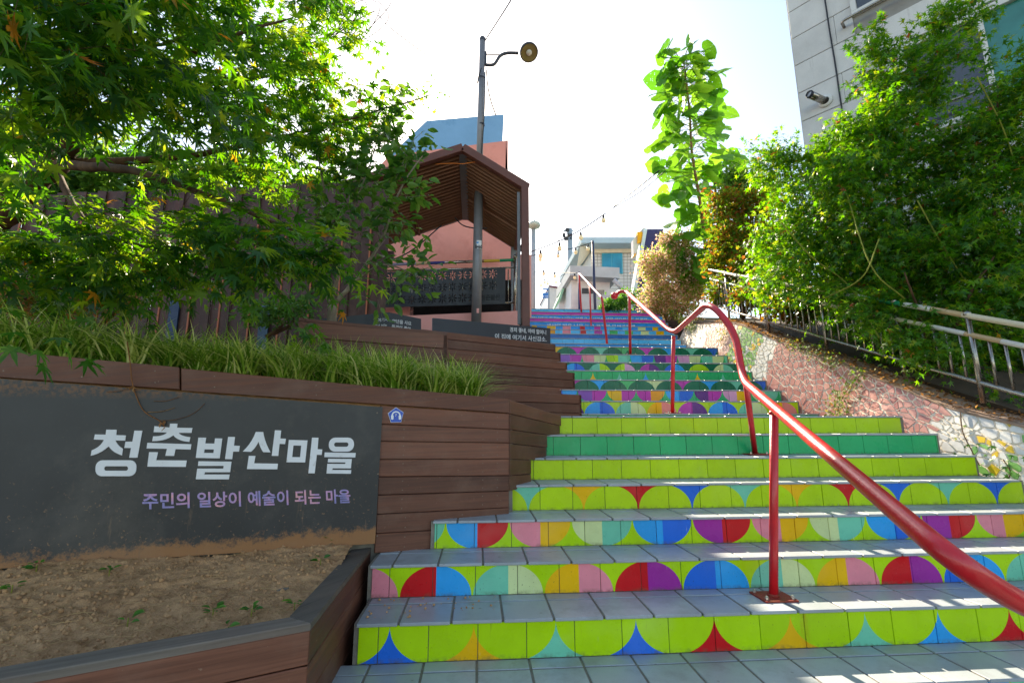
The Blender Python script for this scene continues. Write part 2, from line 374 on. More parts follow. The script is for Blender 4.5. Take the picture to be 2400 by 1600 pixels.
for i,nm in enumerate(UP):
    y=6.09+.28*i; zt=2.508+.1405*i; zb=zt-.1405 if i else 2.365
    if nm=='B1': m=riser_mat('tile_blocks_a','light',blocks=blk(y,782,[(1275,1301,'orange'),(1318.5,1337.6,'pink'),(1359,1373.7,'red'),(1392,1411.6,'magenta'),(1428,1447.7,'lgreen'),(1464,1483,'lgreen'),(1501,1520,'pale'),(1536.7,1555,'amber')],'light'))
    elif nm=='B2': m=riser_mat('tile_blocks_b','mid',blocks=blk(y,771,[(1245,1257,'amber'),(1281.5,1301,'amber'),(1317.6,1336,'pink'),(1358,1370.7,'red'),(1392,1406.5,'magenta'),(1424,1442,'light'),(1458,1471,'light'),(1494,1512.5,'pale'),(1528.7,1542,'amber')],'mid'))
    else: m=riser_mat('tile_up_'+nm+str(i),nm)
    j={0:jx(1343.5,800,y),8:jx(1302.3,730,y)}.get(i,1.0+.07*i)
    step(y,zb,zt,.9,3.70+.06*i,j,m)
def tread_mat():
    t=NT('tread_tile_glaze'); p=t.pos(); n=t.noise(p,170,3,.6); a=t.noise(p,2.5,5,.6)
    col=t.mix(1.,lin((158,166,172)),t.mr(a,.3,.7,.86,1.1),'MULTIPLY'); col=t.mix(1.,col,t.mr(t.rand(),0,1,.9,1.06),'MULTIPLY')
    col=t.mix(t.mr(n,.62,.7,0,.35),col,lin((96,96,98)))
    di=t.noise(p,9,6,.75); col=t.mix(t.mr(di,.56,.8,0,.55),col,lin((104,94,78)))
    g2=t.noise(p,3.6,7,.75); col=t.mix(t.mr(g2,.5,.72,0,.5),col,lin((116,114,108))); gum=t.n('ShaderNodeTexVoronoi'); t.l(p,gum.inputs['Vector']); gum.inputs['Scale'].default_value=9; col=t.mix(t.mr(gum.outputs[0],.05,.075,.5,0),col,lin((84,82,80)))
    return t.bsdf(col,t.mr(g2,.3,.7,.3,.55),0,.5,t.bump(n,.14,.002))
M['tread']=tread_mat()
M['nosing']=M['tread']
flights=[struct('stair_flight',(1.5,0,0)),struct('stair_flight',(2.2,2.6,1.0)),struct('stair_flight',(2.3,5.8,2.2))]
JT=.2115; NT_=.013
for i,(y,zb,zt,xl,xr,j,m) in enumerate(STEPS):
    yn=STEPS[i+1][0] if i+1<len(STEPS) else 9.2
    stairs=flights[0 if i<9 else 1 if i<17 else 2]
    b=MB(); hb=max(-.6,zb-.6) if i>1 else -.6
    sl_=0.
    zback=STEPS[i+1][1] if i+1<len(STEPS) else zt
    b.add([(xl-.3 if i<2 else xl-.02,y+.006,hb),(xr+.02,y+.006,hb),(xr+.02,yn+.006,hb),(xl-.3 if i<2 else xl-.02,yn+.006,hb),(xl-.3 if i<2 else xl-.02,y+.006,zt-.004),(xr+.02,y+.006,zt-.004),(xr+.02,yn+.006,zback-.004),(xl-.3 if i<2 else xl-.02,yn+.006,zback-.004)],
      [(0,3,2,1),(4,5,6,7),(0,1,5,4),(1,2,6,5),(2,3,7,6),(3,0,4,7)])
    st=b.build('step',M['mortar'],stairs)
    # riser tiles
    n0=math.floor((xl-j)/.2); x=j+n0*.2
    while x<xr:
        a=max(x+.0015,xl); c=min(x+.2-.0015,xr); x+=.2
        if c-a<.008: continue
        o=MB(); dy=rnd.uniform(-.0012,.0012)
        o.obox(((a+c)/2,y+dy+.004,(zb+zt-NT_)/2),((c-a)/2,0,0),(0,.004,0),(0,0,(zt-NT_-zb)/2-.001),.0012)
        q=o.build('riser_tile',m,st,uvax=((0,0,zb),(1,0,0),(0,0,1/(zt-NT_-zb))))
    # tread tiles: a front row that forms the nosing, a cut row behind
    jt=.217+(0 if i==1 else rnd.uniform(0,.2)); n0=math.floor((xl-jt)/JT); x=jt+n0*JT
    deep=yn-y; front=.205 if deep>.21 else deep
    rows=[('tread_tile',y-.012,y-.012+front)] if deep<.5 else [('tread_tile',y-.012+k*JT,min(y-.012+k*JT+.2,yn)) for k in range(2)]
    if deep<.5 and i<8: rows.append(('cut_tread_tile',y-.012+front+.008,yn))
    while x<xr:
        a=max(x+.005,xl-(.25 if i<2 else .008)); c=min(x+JT-.005,xr+.006); x+=JT
        if c-a<.02: continue
        for nm,ya,yb in rows:
            if yb-ya<.03: continue
            def zz(q): return zt+(zback-zt)*max(0,(q-y)/deep)
            o=MB(); dz=rnd.uniform(-.001,.001); za,zb2=zz(ya)+dz,zz(yb)+dz
            o.obox(((a+c)/2,(ya+yb)/2,(za+zb2)/2-NT_/2),((c-a)/2,0,0),(0,(yb-ya)/2-.001,(zb2-za)/2),(0,0,NT_/2),.002)
            o.build(nm,M['tread'],st)
# ---------------------------------------------------------------- plank helper
def plank(name,q,th,m,parent,out=None,screws=None,ch=.003):
    """q = bl,br,tr,tl front face corners (world); extruded back by th along -normal; front edge chamfered"""
    bl,br,tr,tl=(np.asarray(p,float) for p in q); n=np.cross(br-bl,tl-bl); n/=np.linalg.norm(n)
    if n@(CAM-bl)<0 and out is None: n=-n
    if out is not None and n@np.asarray(out,float)<0: n=-n
    b=MB(); ctr=(bl+br+tr+tl)/4
    def ins(p):
        d=ctr-p; e=br-bl; e/=np.linalg.norm(e); h=tl-bl; h/=np.linalg.norm(h)
        return p+e*ch*np.sign(d@e)+h*ch*np.sign(d@h)
    F=[ins(p) for p in(bl,br,tr,tl)]; E_=[p-n*ch for p in(bl,br,tr,tl)]; B=[p-n*th for p in(bl,br,tr,tl)]
    fs=[(0,1,2,3)]+[(i,i+4,(i+1)%4+4,(i+1)%4) for i in range(4)]+[(i+4,i+8,(i+1)%4+8,(i+1)%4+4) for i in range(4)]+[(11,10,9,8)]
    if np.cross(F[1]-F[0],F[2]-F[0])@n<0: fs=[f[::-1] for f in fs]
    b.add(F+E_+B,fs); e=br-bl; L=np.linalg.norm(e); e/=L; h=tl-bl; h/=np.linalg.norm(h)
    o=b.build(name,m,parent,uvax=(bl,e,h+n*.7))
    if screws:
        for u in screws:
            for f in(.24,.76):
                c=bl+(br-bl)*u+((tl-bl)*(1-u)+(tr-br)*u)*f
                s=MB(); s.tube([c-n*.002,c+n*.0005],.0030,8); s.build('screw',M['screw'],o)
    return o
# ---------------------------------------------------------------- timber planter wall with the name board
PW=Plane((.22,.75),20)
CN=PW.at(1193.5,1000); corner=np.array([CN[0],CN[1],0])
wl=thing('timber_planter_wall','tall brown timber plank wall holding up the grass bed beside the steps','wall',(float(PW.at(640,1300)[0]),float(PW.at(640,1300)[1]),.25))
pairs=[((893,949.5),(1193,968.8)),((891,993.5),(1193,1006)),((889,1033.7),(1193,1037.6)),((888,1076),(1193,1075)),((887,1117),(1193,1114)),((885,1160),(1193,1150)),((883,1204.7),(1193,1189)),((881,1250),(1193,1232)),((878,1296),(1193,1278))]
for i in range(len(pairs)-1):
    (a,b),(c,d)=pairs[i],pairs[i+1]; g=.0014
    tl=PW.at(*a)-[0,0,g]; tr=PW.at(*b)-[0,0,g]; bl=PW.at(*c)+[0,0,g]; br=PW.at(*d)+[0,0,g]
    plank('plank',(bl,br,tr,tl),.03,M['wood'],wl,screws=(.17,.78,.9) if i<6 else (.2,.62))
capL=-260
tl=PW.at(capL,797,.004); tr=PW.at(1193.5,936,.004); br=PW.at(1193.5,967.5,.004); bl=PW.at(capL,864,.004)
def lerp(a,b,t): return a+(b-a)*t
for a,b in((0,.36),(.3622,1)):
    plank('cap_plank',(lerp(bl,br,a),lerp(bl,br,b),lerp(tl,tr,b),lerp(tl,tr,a)),.04,M['woodcap'],wl,screws=(.08,.35,.62,.9))
back=MB(); back.slab([PW.xyz(-2.9,-.2,-.035),PW.xyz(0,-.2,-.035),PW.xyz(0,1.0,-.035),PW.xyz(-2.9,1.12,-.035)],-PW.n*.02); back.build('backing',M['mortar'],wl)
# second face of the wall, running up along the steps
PF=Plane((corner[0],corner[1]),61.)
fp=[((1195,936),(1313,973)),((1195,969),(1309.5,996.5)),((1195,1006.3),(1280,1018.5)),((1195,1039),(1277,1048)),((1195,1076),(1242,1077)),((1195,1114),(1242,1111)),((1195,1150),(1236,1142))]
for i in range(len(fp)-1):
    (a,b),(c,d)=fp[i],fp[i+1]; g=.0014
    # make both joints end at the same depth
    A,Bq,Cq,Dq=PF.at(*a),PF.at(*b),PF.at(*c),PF.at(*d); ue=max(PF.uv(Bq)[0],PF.uv(Dq)[0])+.02
    def ext(P,Q): 
        u0,z0=PF.uv(P); u1,z1=PF.uv(Q); return PF.xyz(ue,z0+(z1-z0)*(ue-u0)/(u1-u0))
    plank('plank',(Cq+[0,0,g],ext(Cq,Dq)+[0,0,g],ext(A,Bq)-[0,0,g],A-[0,0,g]),.03,M['wood'],wl,screws=(.5,) if i<2 else None)
# name board
M['board']=None
def board_mat():
    t=NT('painted_steel_board'); p=t.pos(); a=t.noise(p,3,6,.65); col=t.ramp(a,[(.3,lin((40,42,45))),(.7,lin((52,54,57)))])
    sp=t.n('ShaderNodeSeparateXYZ'); t.l(t.uv(),sp.inputs[0]); v=sp.outputs[1]
    st=t.noise(t.mapv(p,(40,40,5)),1.,6,.7); s2=t.noise(p,26,8,.8); s3=t.noise(p,4.,4,.6)
    hgt=t.math('ADD',t.math('MULTIPLY',s2,.30),t.math('MULTIPLY',s3,.10))
    m=t.mr(t.math('SUBTRACT',hgt,v),.06,.11,0,1)
    col=t.mix(m,col,lin((150,106,70)))
    fl=t.math('MULTIPLY',t.mr(st,.60,.68,0,.55),t.mr(v,0,.62,1,0)); col=t.mix(fl,col,lin((126,100,78)))
    ru=t.noise(p,60,4,.7); tp=t.mr(v,.985,1.03,0,1); col=t.mix(t.math('MULTIPLY',tp,t.mr(ru,.45,.6,0,.8)),col,lin((120,78,44)))
    du=t.noise(p,1.7,7,.7); col=t.mix(t.mr(du,.5,.75,0,.22),col,lin((150,140,126))); sp_=t.noise(p,85,2,.5); spm=t.math('MULTIPLY',t.mr(sp_,.66,.72,0,.7),t.mr(v,.05,.7,1,.12)); col=t.mix(spm,col,lin((150,116,84)))
    return t.bsdf(col,t.math('ADD',t.math('MULTIPLY',m,.4),.42),0,.45,t.bump(s2,.06,.003))
M['board']=board_mat()
PB=Plane((.22,.75),20)
sg=thing('name_board','long dark grey steel board with big white Korean lettering on the timber wall','sign',tuple(PB.at(450,1300,.014)))
q=[PB.at(-200,1345,.014),PB.at(879,1273,.014),PB.at(897,953.5,.014),PB.at(-200,872,.014)]
zb0=(PB.at(0,1330)[2])
b=MB(); b.slab(q,-PB.n*.012); L=PB.t; b.build('panel',M['board'],sg,uvax=((0,0,.34),L,(0,0,1/.72)))
M['white']=plain('white_lettering',(222,224,228),.45,var=.06,sc=5,bump=.03,dirt=(150,140,128),dsc=14,dth=(.62,.8))
M['letter_blue']=None
def sub_mat():
    t=NT('iridescent_lettering'); p=t.pos(); n=t.noise(p,6,5,.7)
    c=t.ramp(n,[(.3,lin((98,102,150))),(.45,lin((140,138,196))),(.55,lin((184,144,190))),(.63,lin((216,160,170))),(.75,lin((146,146,204)))])
    return t.bsdf(c,.3,.35,.5)
M['letter_blue']=sub_mat()
TMP=bpy.data.scenes.new('tmp')
def conv(o):
    TMP.collection.objects.link(o); vl=TMP.view_layers[0]; vl.update(); me=bpy.data.meshes.new_from_object(o.evaluated_get(vl.depsgraph)); cu=o.data; TMP.collection.objects.unlink(o); bpy.data.objects.remove(o); bpy.data.curves.remove(cu); return me
def curve_mesh(name,splines,ext):
    cu=bpy.data.curves.new(name,'CURVE'); cu.dimensions='2D'; cu.fill_mode='BOTH'; cu.extrude=ext
    for pts in splines:
        s=cu.splines.new('POLY'); s.points.add(len(pts)-1)
        for k,(x,y) in enumerate(pts): s.points[k].co=(x,y,0,1)
        s.use_cyclic_u=True
    return conv(bpy.data.objects.new(name,cu))
def place_mesh(name,me,org,ex,ey,m,parent):
    """map mesh xy(z) on a plane: org + x*ex + y*ey + z*n"""
    n=len(me.vertices); co=np.zeros(n*3,np.float32); me.vertices.foreach_get('co',co); co=co.reshape(-1,3)
    ex,ey=np.asarray(ex,float),np.asarray(ey,float); nn=np.cross(ex,ey); nn/=np.linalg.norm(nn)
    W=np.asarray(org,float)+co[:,:1]*ex+co[:,1:2]*ey+co[:,2:]*nn
    o0=WL[parent.name] if parent is not None else W.mean(0)
    me.vertices.foreach_set('co',(W-o0).astype(np.float32).ravel()); me.update(); me.materials.clear()
    return obj(name,me,m,parent,o0)
def text_mesh(s,size=1.,bold=0.,ext=.002,align='LEFT'):
    cu=bpy.data.curves.new('t','FONT'); cu.body=s; cu.size=size; cu.extrude=ext; cu.offset=bold; cu.align_x=align; cu.resolution_u=3
    return conv(bpy.data.objects.new('t',cu))
def rrect(x0,y0,x1,y1,r,n=5):
    out=[]
    for cx,cy,a0 in((x1-r,y1-r,0),(x0+r,y1-r,90),(x0+r,y0+r,180),(x1-r,y0+r,270)):
        for k in range(n+1): a=R(a0+90*k/n); out.append((cx+r*math.cos(a),cy+r*math.sin(a)))
    return out
# the six big syllables, measured on the board in photo pixels of an enlarged view (3.36x, origin 150,960)
def sgp(x,y): u,z=PB.uv(PB.at(150+x/3.36,960+y/3.36,.0145)); return (u,z)
def cvx(a,b,c,n=5): return [((1-t)**2*a[0]+2*t*(1-t)*b[0]+t*t*c[0],(1-t)**2*a[1]+2*t*(1-t)*b[1]+t*t*c[1]) for t in [k/n for k in range(n+1)]]
def skewring(x0,x1,y0,y1,r,sh,ix0,ix1,iy0,iy1,ir):
    f=lambda P:[(x-(y-y0)*sh,y) for x,y in P]
    return [f(rrect(x0,y0,x1,y1,r)),f(rrect(ix0,iy0,ix1,iy1,ir))]
GL=[
 [[(335,155),(417,156),(413,198),(489,201),(484,242),(406,240)]+cvx((406,240),(425,282),(466,306))+[(458,358)]+cvx((458,358),(385,335),(354,287))+cvx((354,287),(290,345),(212,361))+[(220,318)]+cvx((220,318),(292,290),(316,236))+[(237,233),(246,193),(330,195)],
  [(556,163),(618,164),(581,376),(515,376),(529,300),(477,299),(486,250),(540,250)]]+skewring(254,575,396,521,52,.06,322,510,443,478,17),
 [[(836,108),(895,109),(891,140),(1012,143),(1005,181),(903,180)]+cvx((903,180),(925,208),(996,215))+[(988,252)]+cvx((988,252),(895,245),(862,200))+cvx((862,200),(805,246),(696,246))+[(703,208)]+cvx((703,208),(790,208),(812,178))+[(707,175),(714,128),(832,139)],
  [(658,259),(1004,270),(998,312),(880,308),(868,362),(799,361),(812,306),(652,303)],
  [(672,332),(741,333),(728,396),(968,398),(960,448),(658,446)]],
 [[(1059,218),(1120,219),(1114,264),(1185,265),(1190,224),(1247,225),(1227,381),(1039,377)],[(1108,310),(1181,311),(1178,339),(1103,338)],
  [(1293,212),(1347,213),(1339,281),(1385,283),(1379,328),(1333,328),(1325,388),(1269,386)],
  [(1060,404),(1320,407),(1309,490),(1110,490),(1106,508),(1305,508),(1299,546),(1039,545),(1050,462),(1255,462),(1258,440),(1056,440)]],
 [[(1511,173),(1569,174)]+cvx((1569,174),(1580,250),(1626,334))+[(1569,332)]+cvx((1569,332),(1545,300),(1532,250))+cvx((1532,250),(1510,300),(1473,330))+[(1408,327)]+cvx((1408,327),(1480,260),(1511,173)),
  [(1661,160),(1711,162),(1704,225),(1748,227),(1741,269),(1698,267),(1688,362),(1636,361)],
  [(1456,361),(1508,362),(1498,420),(1685,423),(1680,467),(1441,465)]],
 [[(1771,236),(1918,240),(1899,413),(1752,411)],[(1807,280),(1868,281),(1859,372),(1797,371)],
  [(1953,218),(2004,219),(1997,309),(2034,311),(2029,354),(1991,353),(1974,499),(1924,498)]],
 skewring(2088,2286,218,328,50,.05,2130,2242,256,290,16)+[[(2053,334),(2297,339),(2293,374),(2050,371)],
  [(2080,384),(2266,386),(2259,460),(2116,459),(2113,472),(2262,473),(2259,502),(2067,500),(2074,424),(2214,425),(2216,413),(2077,412)]],
]
for g in GL:
    sp=[[sgp(*p) for p in s] for s in g]; me=curve_mesh('g',sp,.002)
    place_mesh('lettering',me,PB.xyz(0,0,.016),PB.t,(0,0,1),M['white'],sg)
# line of small cut letters
def fit_text(s,a,b,h,plane,off,m,parent,bold=0.,name='lettering'):
    """text between two photo points on a plane, cap height from h px at the left end"""
    A,B_=plane.at(*a,off),plane.at(*b,off); ex=B_-A; L_=np.linalg.norm(ex); ex/=L_; Hh=plane.at(a[0],a[1]-h,off)-A
    me=text_mesh(s,1.,bold); n=len(me.vertices); co=np.zeros(n*3,np.float32); me.vertices.foreach_get('co',co); co=co.reshape(-1,3)
    x0,x1=co[:,0].min(),co[:,0].max(); y0,y1=co[:,1].min(),co[:,1].max()
    co[:,0]=(co[:,0]-x0)/(x1-x0)*L_; co[:,1]=(co[:,1]-y0)/(y1-y0)*np.linalg.norm(Hh); me.vertices.foreach_set('co',co.ravel())
    return place_mesh(name,me,A,ex,Hh/np.linalg.norm(Hh),m,parent)
fit_text('주민의 일상이 예술이 되는 마을',(334,1193),(822,1178),38,PB,.0155,M['letter_blue'],sg,.02)
for x,y in((884,967),(884,1255),(886,1110)): 
    s=MB(); c=PB.at(x,y,.014); s.tube([c,c+PB.n*.001],.004,8); s.build('screw',M['screw'],sg)
# small blue pentagon badge with a headphone mark
M['badge']=plain('blue_enamel',(22,82,190),.3,var=.03,bump=0); M['badgew']=plain('white_enamel',(232,236,240),.35,var=.02,bump=0)
bp=thing('pentagon_badge','small blue pentagon badge with white headphones symbol on the planks','sign',tuple(PW.at(927,972,.003)))
def pw(x,y): return PW.uv(PW.at(x,y,.003))
pent=[(928,954),(946,966),(940,989),(916,990),(909,968)]
place_mesh('plate',curve_mesh('g',[[pw(*p) for p in pent]],.0015),PW.xyz(0,0,.003),PW.t,(0,0,1),M['badgew'],bp)
pin=[(928,955),(945.3,966.5),(939.4,988.4),(916.6,989.2),(910,968.5)]
place_mesh('face',curve_mesh('g',[[pw(*p) for p in pin]],.0008),PW.xyz(0,0,.0052),PW.t,(0,0,1),M['badge'],bp)
arc=[(928+10.5*math.cos(R(a)),973-10*math.sin(R(a))) for a in range(0,181,20)]+[(928+7.5*math.cos(R(a)),973-7*math.sin(R(a))) for a in range(180,-1,-20)]
cups=[rrect(916,972,922,983,2.8),rrect(934,972,940,983,2.8)]
me=curve_mesh('g',[[pw(*p) for p in arc]],.0006); place_mesh('symbol',me,PW.xyz(0,0,.0068),PW.t,(0,0,1),M['badgew'],bp)
for c in cups: place_mesh('symbol',curve_mesh('g',[[pw(*p) for p in c]],.0006),PW.xyz(0,0,.0076),PW.t,(0,0,1),M['badgew'],bp)
me=curve_mesh('g',[[pw(*p) for p in rrect(924.5,966,931.5,984,.8)]],.0006); place_mesh('symbol',me,PW.xyz(0,0,.0066),PW.t,(0,0,1),M['badge'],bp)
fit_text('7',(926.5,975.5),(929.5,975.5),6,PW,.0085,M['badgew'],bp,.02)
# ---------------------------------------------------------------- low soil box in the left foreground
ZE=.30
cA=np.array([-.521,-.443,ZE]); cB=np.array([-.545,.53,ZE]); cC=atZ(-420,1690,ZE)
lp=thing('soil_planter','low planter box edged with weathered grey boards and full of bare soil','planter',(-1.2,-.1,-.3))
def sidepl(p,q,zt,nn,out):
    for k in range(nn):
        z1=zt-.002-k*.102; z0=z1-.098
        plank('plank',((p[0],p[1],z0),(q[0],q[1],z0),(q[0],q[1],z1),(p[0],p[1],z1)),.03,M['wood'],lp,out=out)
sidepl(cA,cB,ZE,6,(1,0,0)); dFr=cC-cA; nFr=np.array([-dFr[1],dFr[0],0.]); nFr/=np.linalg.norm(nFr); nFr=nFr if nFr[1]<0 else -nFr
sidepl(cC,cA,ZE,6,nFr)
# flat top boards
wd=.085
def inset(): 
    # mitred inner corner
    d1=(cC-cA)/np.linalg.norm(cC-cA); d2=(cB-cA)/np.linalg.norm(cB-cA); n1=-nFr; n2=np.array([-1.,0,0])
    Mx=np.array([[n1[0],n1[1]],[n2[0],n2[1]]]); v=np.linalg.solve(Mx,[wd,wd]); return cA+np.array([v[0],v[1],0])
iA=inset(); up=np.array([0,0,.02])
plank('cap_board',(cA+up,cB+up,cB+up+[-wd,0,0],iA+up),.022,M['woodgrey'],lp,out=(0,0,1))
plank('cap_board',(cC+up,cA+up,iA+up,cC+up-nFr*wd),.022,M['woodgrey'],lp,out=(0,0,1))
sLL=cC-nFr*.05; sLR=iA+np.array([.03,-.03,0]); sUL=PW.xyz(-3.0,ZE); sUR=PW.xyz(-.895,ZE)
def soil_mesh():
    nx,ny=150,90; V=[];F=[]
    for j in range(ny):
        for i in range(nx):
            s=i/(nx-1); t=j/(ny-1)
            p=lerp(lerp(sLL,sLR,s),lerp(sUL,sUR,s),t)
            h=-.045+.075*t+.075*t*t*(1-s)+.02*t*t+.02*math.sin(p[0]*7+p[1]*3)*.5
            V.append((p[0],p[1],ZE+h))
    V=np.array(V); 
    from mathutils import noise as mn
    for k in range(len(V)):
        q=Vector((V[k][0],V[k][1],0)); V[k][2]+=.012*mn.fractal(q*9,.6,2.,5)+.009*mn.fractal(q*40,.6,2.,3)
    I=np.arange(nx*ny).reshape(ny,nx); F=np.stack([I[:-1,:-1],I[:-1,1:],I[1:,1:],I[1:,:-1]],-1).reshape(-1,4)
    return V,F
SV,SF=soil_mesh()
o0=WL[lp.name]; me=mesh_np('soil',SV-o0,SF,smooth=True); so_=obj('soil',me,M['soil'],lp,o0)
def soil_z(x,y):
    k=np.argmin((SV[:,0]-x)**2+(SV[:,1]-y)**2); return SV[k,2]
# clods and small stones (uncountable)
M['stone']=plain('small_stones',(150,132,112),.9,var=.35,sc=30,bump=.3)
V=[];F=[];
ico=np.array([(0,0,1),(.9,0,.3),(.28,.85,.3),(-.72,.53,.3),(-.72,-.53,.3),(.28,-.85,.3),(.72,.53,-.4),(-.28,.85,-.4),(-.9,0,-.4),(-.28,-.85,-.4),(.72,-.53,-.4)])
icf=np.array([(0,1,2),(0,2,3),(0,3,4),(0,4,5),(0,5,1),(1,6,2),(2,6,7),(2,7,3),(3,7,8),(3,8,4),(4,8,9),(4,9,5),(5,9,10),(5,10,1),(1,10,6)])
for k in range(5600):
    s=rng.random(); t=rng.uniform(.06,1); p=lerp(lerp(sLL,sLR,s),lerp(sUL,sUR,s),t)
    if p[0]>-.64: continue
    r=.0018+.008*rng.random()**5
    z=soil_z(p[0],p[1]); V.append(np.array([p[0],p[1],z+r*.3])+ico*r*rng.uniform(.6,1.3,(11,3))); F.append(icf+11*(len(V)-1))
me=mesh_np('soil_clods',np.concatenate(V)-o0,np.concatenate(F)); c_=obj('soil_clods',me,M['soil'],lp,o0); c_['kind']='stuff'
st_=MB()
for k in range(420):
    s=rng.random(); t=rng.uniform(.06,1); p=lerp(lerp(sLL,sLR,s),lerp(sUL,sUR,s),t)
    if p[0]>-.64: continue
    a=rng.uniform(0,6.28); l=rng.uniform(.015,.06); z=soil_z(p[0],p[1])+.004; d=np.array([math.cos(a)*l,math.sin(a)*l,rng.uniform(-.002,.008)]); q=np.array([p[0],p[1],z]); st_.tube([q-d,q+[0,0,.003],q+d],.0007,3,cap=False)
M['straw']=plain('dry_straw',(186,152,104),.8,bump=0)
tag(st_.build('straw',M['straw'],lp),kind='stuff')
ch_=MB(); c=atZ(660,1382,.30); ch_.obox(c,(.026,.004,.004),(-.003,.011,0),(0,0,.005),.002); 
tag(ch_.build('wood_chip',M['woodgrey']),'small grey chip of wood lying on the bare soil','wood chip')
# ---------------------------------------------------------------- grass bed fill, tiered timber seats
bedn=PW.n
def soil_bed():
    b=MB(); P=[PW.xyz(-3.4,1.20,-.04),PW.xyz(-1.0,1.13,-.04),PW.xyz(-.02,1.045,-.04),(.2,1.4,1.04),(-.2,2.1,1.2),(-1.5,2.0,1.45),(-3.8,1.4,1.45)]
    b.slab(P,(0,0,-.5)); return b
bd=soil_bed().build('grass_bed_soil',M['soil']); bd['kind']='structure'
TI=[((1362.7,925),2.60,30,2.0,(946,968)),((1347,873),3.3,29,2.3,(897,)),((1329.3,849.5),3.75,29,2.3,(867,)),((1314,826),4.1,28,2.2,(845,)),((1301.9,807),4.5,28,2.4,(826,))]
tr_=thing('tiered_timber_seats','stepped dark brown timber seating rising along the left of the stairs','seating',(.4,3.2,1.0))
for i,((x,y),Yr,ang,ln,js) in enumerate(TI):
    e=atY(x,y,Yr); d=np.array([math.cos(R(ang)),math.sin(R(ang)),0.]); zt=e[2]; 
    nf=np.array([d[1],-d[0],0.])
    zlow=(TI[i-1] and atY(*TI[i-1][0],TI[i-1][1])[2]-.02) if i else .95
    zs=[zt]; h=.092
    z=zt
    while z>zlow: 
        z1=max(z-h,zlow-.02); 
        plank('plank',(e-d*ln+[0,0,z1+.002-zt],e+[0,0,z1+.002-zt],e+[0,0,z-.002-zt],e-d*ln+[0,0,z-.002-zt]),.03,M['wood'],tr_,out=nf,screws=(.86,.7) if i<2 else None); z-=h
    # end return along the stair and the seat boards on top
    q=e-nf*.75
    plank('end_board',(e-[0,0,.5],q-[0,0,.5],q-[0,0,.003],e-[0,0,.003]),.03,M['wood'],tr_,out=d)
    for k in range(5):
        a=e-nf*(.002+k*.145); b_=e-nf*(.14+k*.145)
        plank('seat_board',(a-d*ln,a,b_,b_-d*ln),.025,M['wood'],tr_,out=(0,0,1))
# small timber bench box among the grass
bx=thing('timber_box','low brown timber box standing behind the tall grass','box',tuple(pd(960,830,3.9)))
PX=Plane(tuple(pd(1048,800,3.6)[:2]),16)
for (a,b),(c,d) in zip([((700,752),(1049,786)),((700,790),(1049,818)),((700,828),(1049,852))],[((700,789),(1049,817)),((700,827),(1049,851)),((700,868),(1049,885))]):
    plank('plank',(PX.at(*c),PX.at(*d),PX.at(*b),PX.at(*a)),.03,M['wood'],bx)
e=PX.at(1049,786); e2=e-PX.n*.4
plank('end_board',(e-[0,0,.4],e2-[0,0,.4],e2,e),.03,M['wood'],bx,out=PX.t)
a=PX.at(700,752); plank('lid_board',(a+[0,0,.024],e+[0,0,.024],e2+[0,0,.024],a-PX.n*.4+[0,0,.024]),.022,M['wood'],bx,out=(0,0,1))
# dark boards with white sentences
M['slate']=plain('dark_grey_panel',(50,56,66),.5,var=.1,sc=4,bump=.05,dirt=(80,80,80),dsc=8,dth=(.66,.85))
M['chalk']=plain('white_print',(214,218,224),.5,var=.04,bump=0)
t1=thing('verse_panel','folded dark grey panel with white Korean verse behind the grass','sign',tuple(pd(900,780,4.4)))
pc=pd(911,732,4.3); PL=Plane((pc[0],pc[1]),14); PR=Plane((pc[0],pc[1]),42)
b=MB(); b.slab([PL.at(742,790),PL.at(911.5,800),PL.at(911.5,731.5),PL.at(742,748)],-PL.n*.02); b.build('panel',M['slate'],t1)
b=MB(); b.slab([PR.at(911.5,800),PR.at(987,800),PR.at(987,747),PR.at(911.5,731.5)],-PR.n*.02); b.build('panel',M['slate'],t1)
for s,a_,b_,h_,pl in(('여기서',(886,754.5),(908.5,753),8.5,PL),('다리 아파도 우리 집에서 보는',(810,775),(907,767),9,PL),('48년을 사요',(918,756),(964,763),10,PR),('풍경이 좋아',(918,770),(963,776),10,PR),('이런데가',(916,787),(947,790),9,PR)):
    fit_text(s,a_,b_,h_,pl,.003,M['chalk'],t1,.012)
t2=thing('verse_panel','long dark grey panel with white Korean verse along the top timber tier','sign',tuple(pd(1150,790,7.0)))
e=atY(1290,768,4.75); PT=Plane((e[0],e[1]),31)
b=MB(); b.slab([PT.at(1015,780),PT.at(1290,822),PT.at(1290,769),PT.at(1015,745)],-PT.n*.03); b.build('panel',M['slate'],t2)
for s,a_,b_,h_ in(('경치 좋네, 아따 할머니',(1195,778),(1280,785),12),('이 집에 여기서 사신감소.',(1160,794),(1281,801),13)): fit_text(s,a_,b_,h_,PT,.003,M['chalk'],t2,.012)
